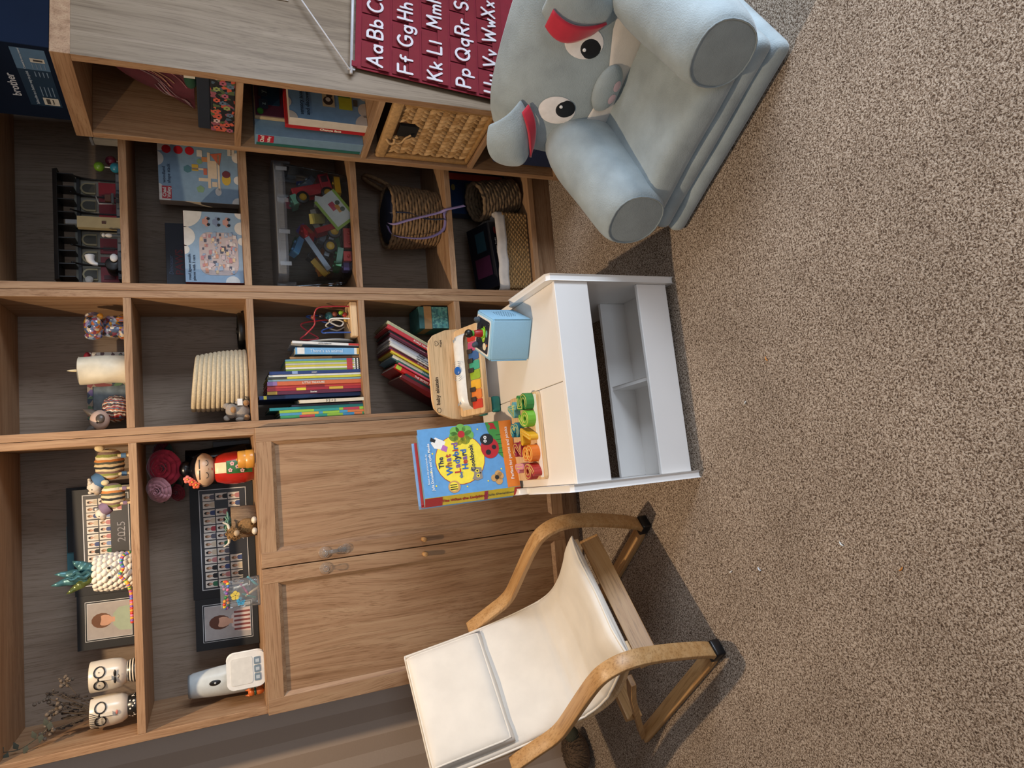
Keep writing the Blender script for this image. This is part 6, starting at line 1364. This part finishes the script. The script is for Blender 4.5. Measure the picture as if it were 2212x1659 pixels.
K3 = dthing('craft_kit_box', 'pale blue and teal boxed craft kit against the inner side of the shelf unit', 'game box', .0235, .012, z2)
MB().box(0, .050, 0, .26, 0, .305).build('carton', M('#6f8fa8', .45), K3, bevel=.0008); MB().rect(.001, .014, .004, .301, -.0006).build('teal_edge_print', M('#1f6058', .5), K3); MB().rect(.016, .049, .255, .298, -.0006).build('logo_print', M('#a81c34', .5), K3)
words('Chad', .015, M('#e8e2d8', .5), K3, FRONT(.0325, -.0014, .286), bold=.01); words('Valley', .0115, M('#e8e2d8', .5), K3, FRONT(.0325, -.0014, .268), bold=.01)
# wicker basket drawer
z3 = .3598
WB = dthing('wicker_basket', 'honey water-hyacinth basket filling a box of the shelf unit', 'basket', .0, .010, z3)
HY = [M(c, .75, var=.2, vs=90, bump=.5, bs=180) for c in ('#b08a5a', '#9a7444', '#bd9868')]
bx0, bx1, bh = .028, .296, .305
MB().box(bx0+.006, bx1-.006, .012, .33, .002, bh-.012).build('inner_box', M('#5a3c20', .9), WB)
stm = {}
def chev(x, z, sg, k):
    key_ = (sg, k)
    if key_ not in stm:
        b = MB(); b.grid(lambda u, v: ((u-.5)*.0185*(1-.55*abs(2*v-1))+sg*(v-.5)*.016, -.0085*math.sin(PI*u)*math.sin(PI*(.12+.76*v)), (v-.5)*.034), 4, 5); o = b.build('woven_strand', HY[k], WB); stm[key_] = o.data
    else:
        o = bpy.data.objects.new('woven_strand', stm[key_]); COL.objects.link(o); o.parent = WB
    o.location = (x, .011, z)
rows = 13; cols = 14
for r in range(rows):
    for c in range(cols):
        x_ = bx0+.016+(bx1-bx0-.03)*(c+.5)/cols; z_ = .016+(bh-.05)*(r+.5)/rows
        if abs(x_-.165) < .030 and .205 < z_ < .262: continue
        chev(x_, z_, 1 if r % 2 else -1, rnd.randrange(3))
for (a, b_, c, d) in ((bx0-.002, bx0+.016, .0, bh), (bx1-.016, bx1+.002, .0, bh)): MB().rbox(a, b_, -.002, .016, c, d, .005).build('frame_roll', HY[1], WB)
MB().rbox(bx0-.002, bx1+.002, -.004, .018, bh-.032, bh, .006).build('top_roll', HY[0], WB); MB().rbox(bx0-.002, bx1+.002, -.002, .016, 0, .014, .005).build('bottom_roll', HY[1], WB)
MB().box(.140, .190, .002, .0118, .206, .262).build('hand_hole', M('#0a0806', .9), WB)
MB().tube(spline([(.134, -.006, .272), (.126, -.014, .262), (.132, -.014, .248), (.148, -.010, .240), (.160, -.006, .225)], 6), .003, 6).build('loose_strand', HY[2], WB); MB().tube(spline([(.128, -.004, .292), (.118, -.012, .280), (.124, -.013, .268), (.138, -.008, .270)], 6), .004, 6).build('loose_strand', HY[2], WB)
BT = dthing('blue_cloth_box', 'dark blue fabric box in the lowest opening of the shelf unit', 'storage box', .170, .02, .0405); MB().rbox(-.13, .125, 0, .3, 0, .235, .008).build('body', M('#14244a', .9, bump=.2), BT); MB().tube(spline([(-.03, -.004, .17), (-.02, -.02, .14), (.02, -.02, .14), (.03, -.004, .17)], 5), .005, 6).build('handle', M('#0f1c3a', .9), BT)
# ======================= alphabet chart hanging on the side =======================
ACH = dthing('alphabet_chart', 'crimson fabric alphabet chart hanging on the side of the shelf unit', 'wall chart', W_+.010, 0, 0)
CRM = M('#7c1426', .85, var=.06, vs=40, bump=.1, bs=500); CRM2 = M('#74111f', .85, var=.06, vs=40)
CM = MT(0, .070, .775, 0) @ Matrix(((0, 0, 1, 0), (1, 0, 0, 0), (0, 1, 0, 0), (0, 0, 0, 1)))   # local xy -> chart plane, +z towards the viewer
CMt = CM @ Matrix.Rotation(R(-6.0), 4, 'Z')
Wc, Hc = .440, .515
MB(CMt).add([(0, 0, .0), (Wc, 0, .0), (Wc, -Hc, .006), (0, -Hc, .006), (0, 0, -.002), (Wc, 0, -.002), (Wc, -Hc, .004), (0, -Hc, .004)], [(3,2,1,0),(4,5,6,7),(0,1,5,4),(1,2,6,5),(2,3,7,6),(3,0,4,7)]).build('sheet', CRM, ACH)
cw, rh = Wc/5, .083
LET = M('#cfc8cc', .6); alpha = 'ABCDEFGHIJKLMNOPQRSTUVWXY'
for r in range(6):
    y0 = -.012-r*rh
    MB(CMt).add([(.004, y0-rh+.004, .0085+.001*r), (Wc-.004, y0-rh+.004, .0085+.001*r), (Wc-.004, y0-rh+.034, .0075+.001*r), (.004, y0-rh+.034, .0075+.001*r)], [(0, 1, 2, 3)]).build('pocket', CRM2, ACH, solid=.0008)
    if r < 5:
        for c in range(5):
            ch = alpha[r*5+c]; s = .0250; b = MB(CMt)
            x_ = .012+c*cw; g = .45
            wA = gw(ch)*s; zt = .0102+.001*r
            stroke(b, ch, x_, y0-.058, s, .0066, zt, zt+.0012, 8); stroke(b, ch.lower(), x_+wA+.0135, y0-.058, s*.82, .0062, zt, zt+.0012, 8)
            b.build('letter_pair', LET, ACH)
            MB(CMt).box(x_-.006, x_+cw-.014, y0-rh+.010, y0-.004, .0030+.001*r, .0036+.001*r).build('letter_card', CRM2, ACH)
ROD = M('#c4c4c8', .35)
MB(CMt).tube([(-.025, .010, .004), (Wc+.025, .010, .004)], .0042, 10).build('rod', ROD, ACH); MB(CMt).tube([(-.012, .0, .004), (-.012, .020, .004)], .003, 8).build('rod_knob', ROD, ACH)
MB(CMt).tube([(-.018, .014, .008), (Wc/2, .185, .010)], .0022, 6).build('cord', M('#c0bcbc', .7), ACH); MB(CMt).tube([(Wc+.018, .014, .008), (Wc/2, .185, .010)], .0022, 6).build('cord', M('#c0bcbc', .7), ACH)
MB(CMt).box(-.004, .012, -.004, .010, .004, .010).build('loop', CRM, ACH)
HK = dthing('adhesive_hook', 'white stick-on hook holding the chart cord', 'hook', W_+.0002, .268, .955)
MB().box(0, .005, -.018, .018, -.024, .030).build('plate', M('#c8c8c8', .35), HK, bevel=.002); MB().tube(spline([(.004, 0, .0), (.014, 0, -.006), (.016, 0, .006)], 4), .004, 8).build('peg', M('#c8c8c8', .35), HK)
# ======================= odds and ends on the floor =======================
BG = thing('black_bag', 'black fabric bag slumped between shelf unit and plush elephant', 'bag', (1.82, -.475, 0), R(-20))
def bagf(u, v):
    a = 2*PI*u; r = (1-.25*v)*(1+.05*math.sin(5*a)); return (.08*r*math.cos(a), .045*r*math.sin(a), .24*v+.01*math.sin(3*a)*v)
MB().grid(bagf, 28, 12).build('body', M('#0c0c10', .8, bump=.4, bs=60), BG); MB().tube(spline([(-.04, -.02, .235), (-.03, -.03, .285), (.03, -.03, .285), (.04, -.02, .235)], 6), .006, 8).build('strap', M('#0c0c10', .8), BG)
FT = thing('furry_cushion', 'brown furry toy lying in the shade behind the bentwood chair', 'plush toy', (-.395, .105, 0), R(20)); FT.scale = (.82, .82, .82)
FUR = M('#5a4838', .95, var=.35, vs=120, bump=1, bs=200); b = MB(); b.ell((0, 0, .055), (.085, .07, .055), 20, 12)
for k in range(420):
    a = rnd.uniform(0, 2*PI); e = rnd.uniform(-.1, 1.5); p_ = Vector((.085*math.cos(e)*math.cos(a), .07*math.cos(e)*math.sin(a), .055+.055*math.sin(e))); d_ = Vector((math.cos(e)*math.cos(a), math.cos(e)*math.sin(a), math.sin(e)*.5-.3))
    b.tube([p_, p_+d_*.010, p_+d_*.018+Vector((0, 0, -.005))], [.0016, .0012, .0004], 4)
b.build('fur_body', FUR, FT); MB().ell((.07, -.03, .07), (.035, .03, .03), 14, 10).build('head', M('#3a3a2c', .9, bump=.5), FT)
for i, (x, y, c, lb) in enumerate(((.747, -.847, '#d8d4cc', 'white paper crumb on the carpet in front of the play table'), (.337, -.735, '#dcd8d0', 'white thread scrap on the carpet before the bentwood chair'), (.357, -.835, '#cfd6e0', 'pale blue crumb on the carpet before the bentwood chair'), (.84, -.931, '#c8843c', 'orange thread scrap on the carpet'), (.408, -1.20, '#b8742c', 'rust wood shaving on the carpet'), (.44, -1.074, '#dcdcd8', 'tiny white fleck in the middle of the carpet'))):
    t = thing('crumb', lb, 'crumb', (x, y, .0015), rnd.uniform(0, 3), 'crumbs on the carpet'); MB().tube(spline([(-.005, 0, .001), (0, .0015, .002), (.006, -.001, .001)], 3), [.0008, .0012, .0016, .0016, .0016, .0012, .0008], 5).build('scrap', M(c, .8), t); MB().ell((.002, .001, .0015), (.002, .0015, .001), 6, 4).build('speck', M(c, .8), t)
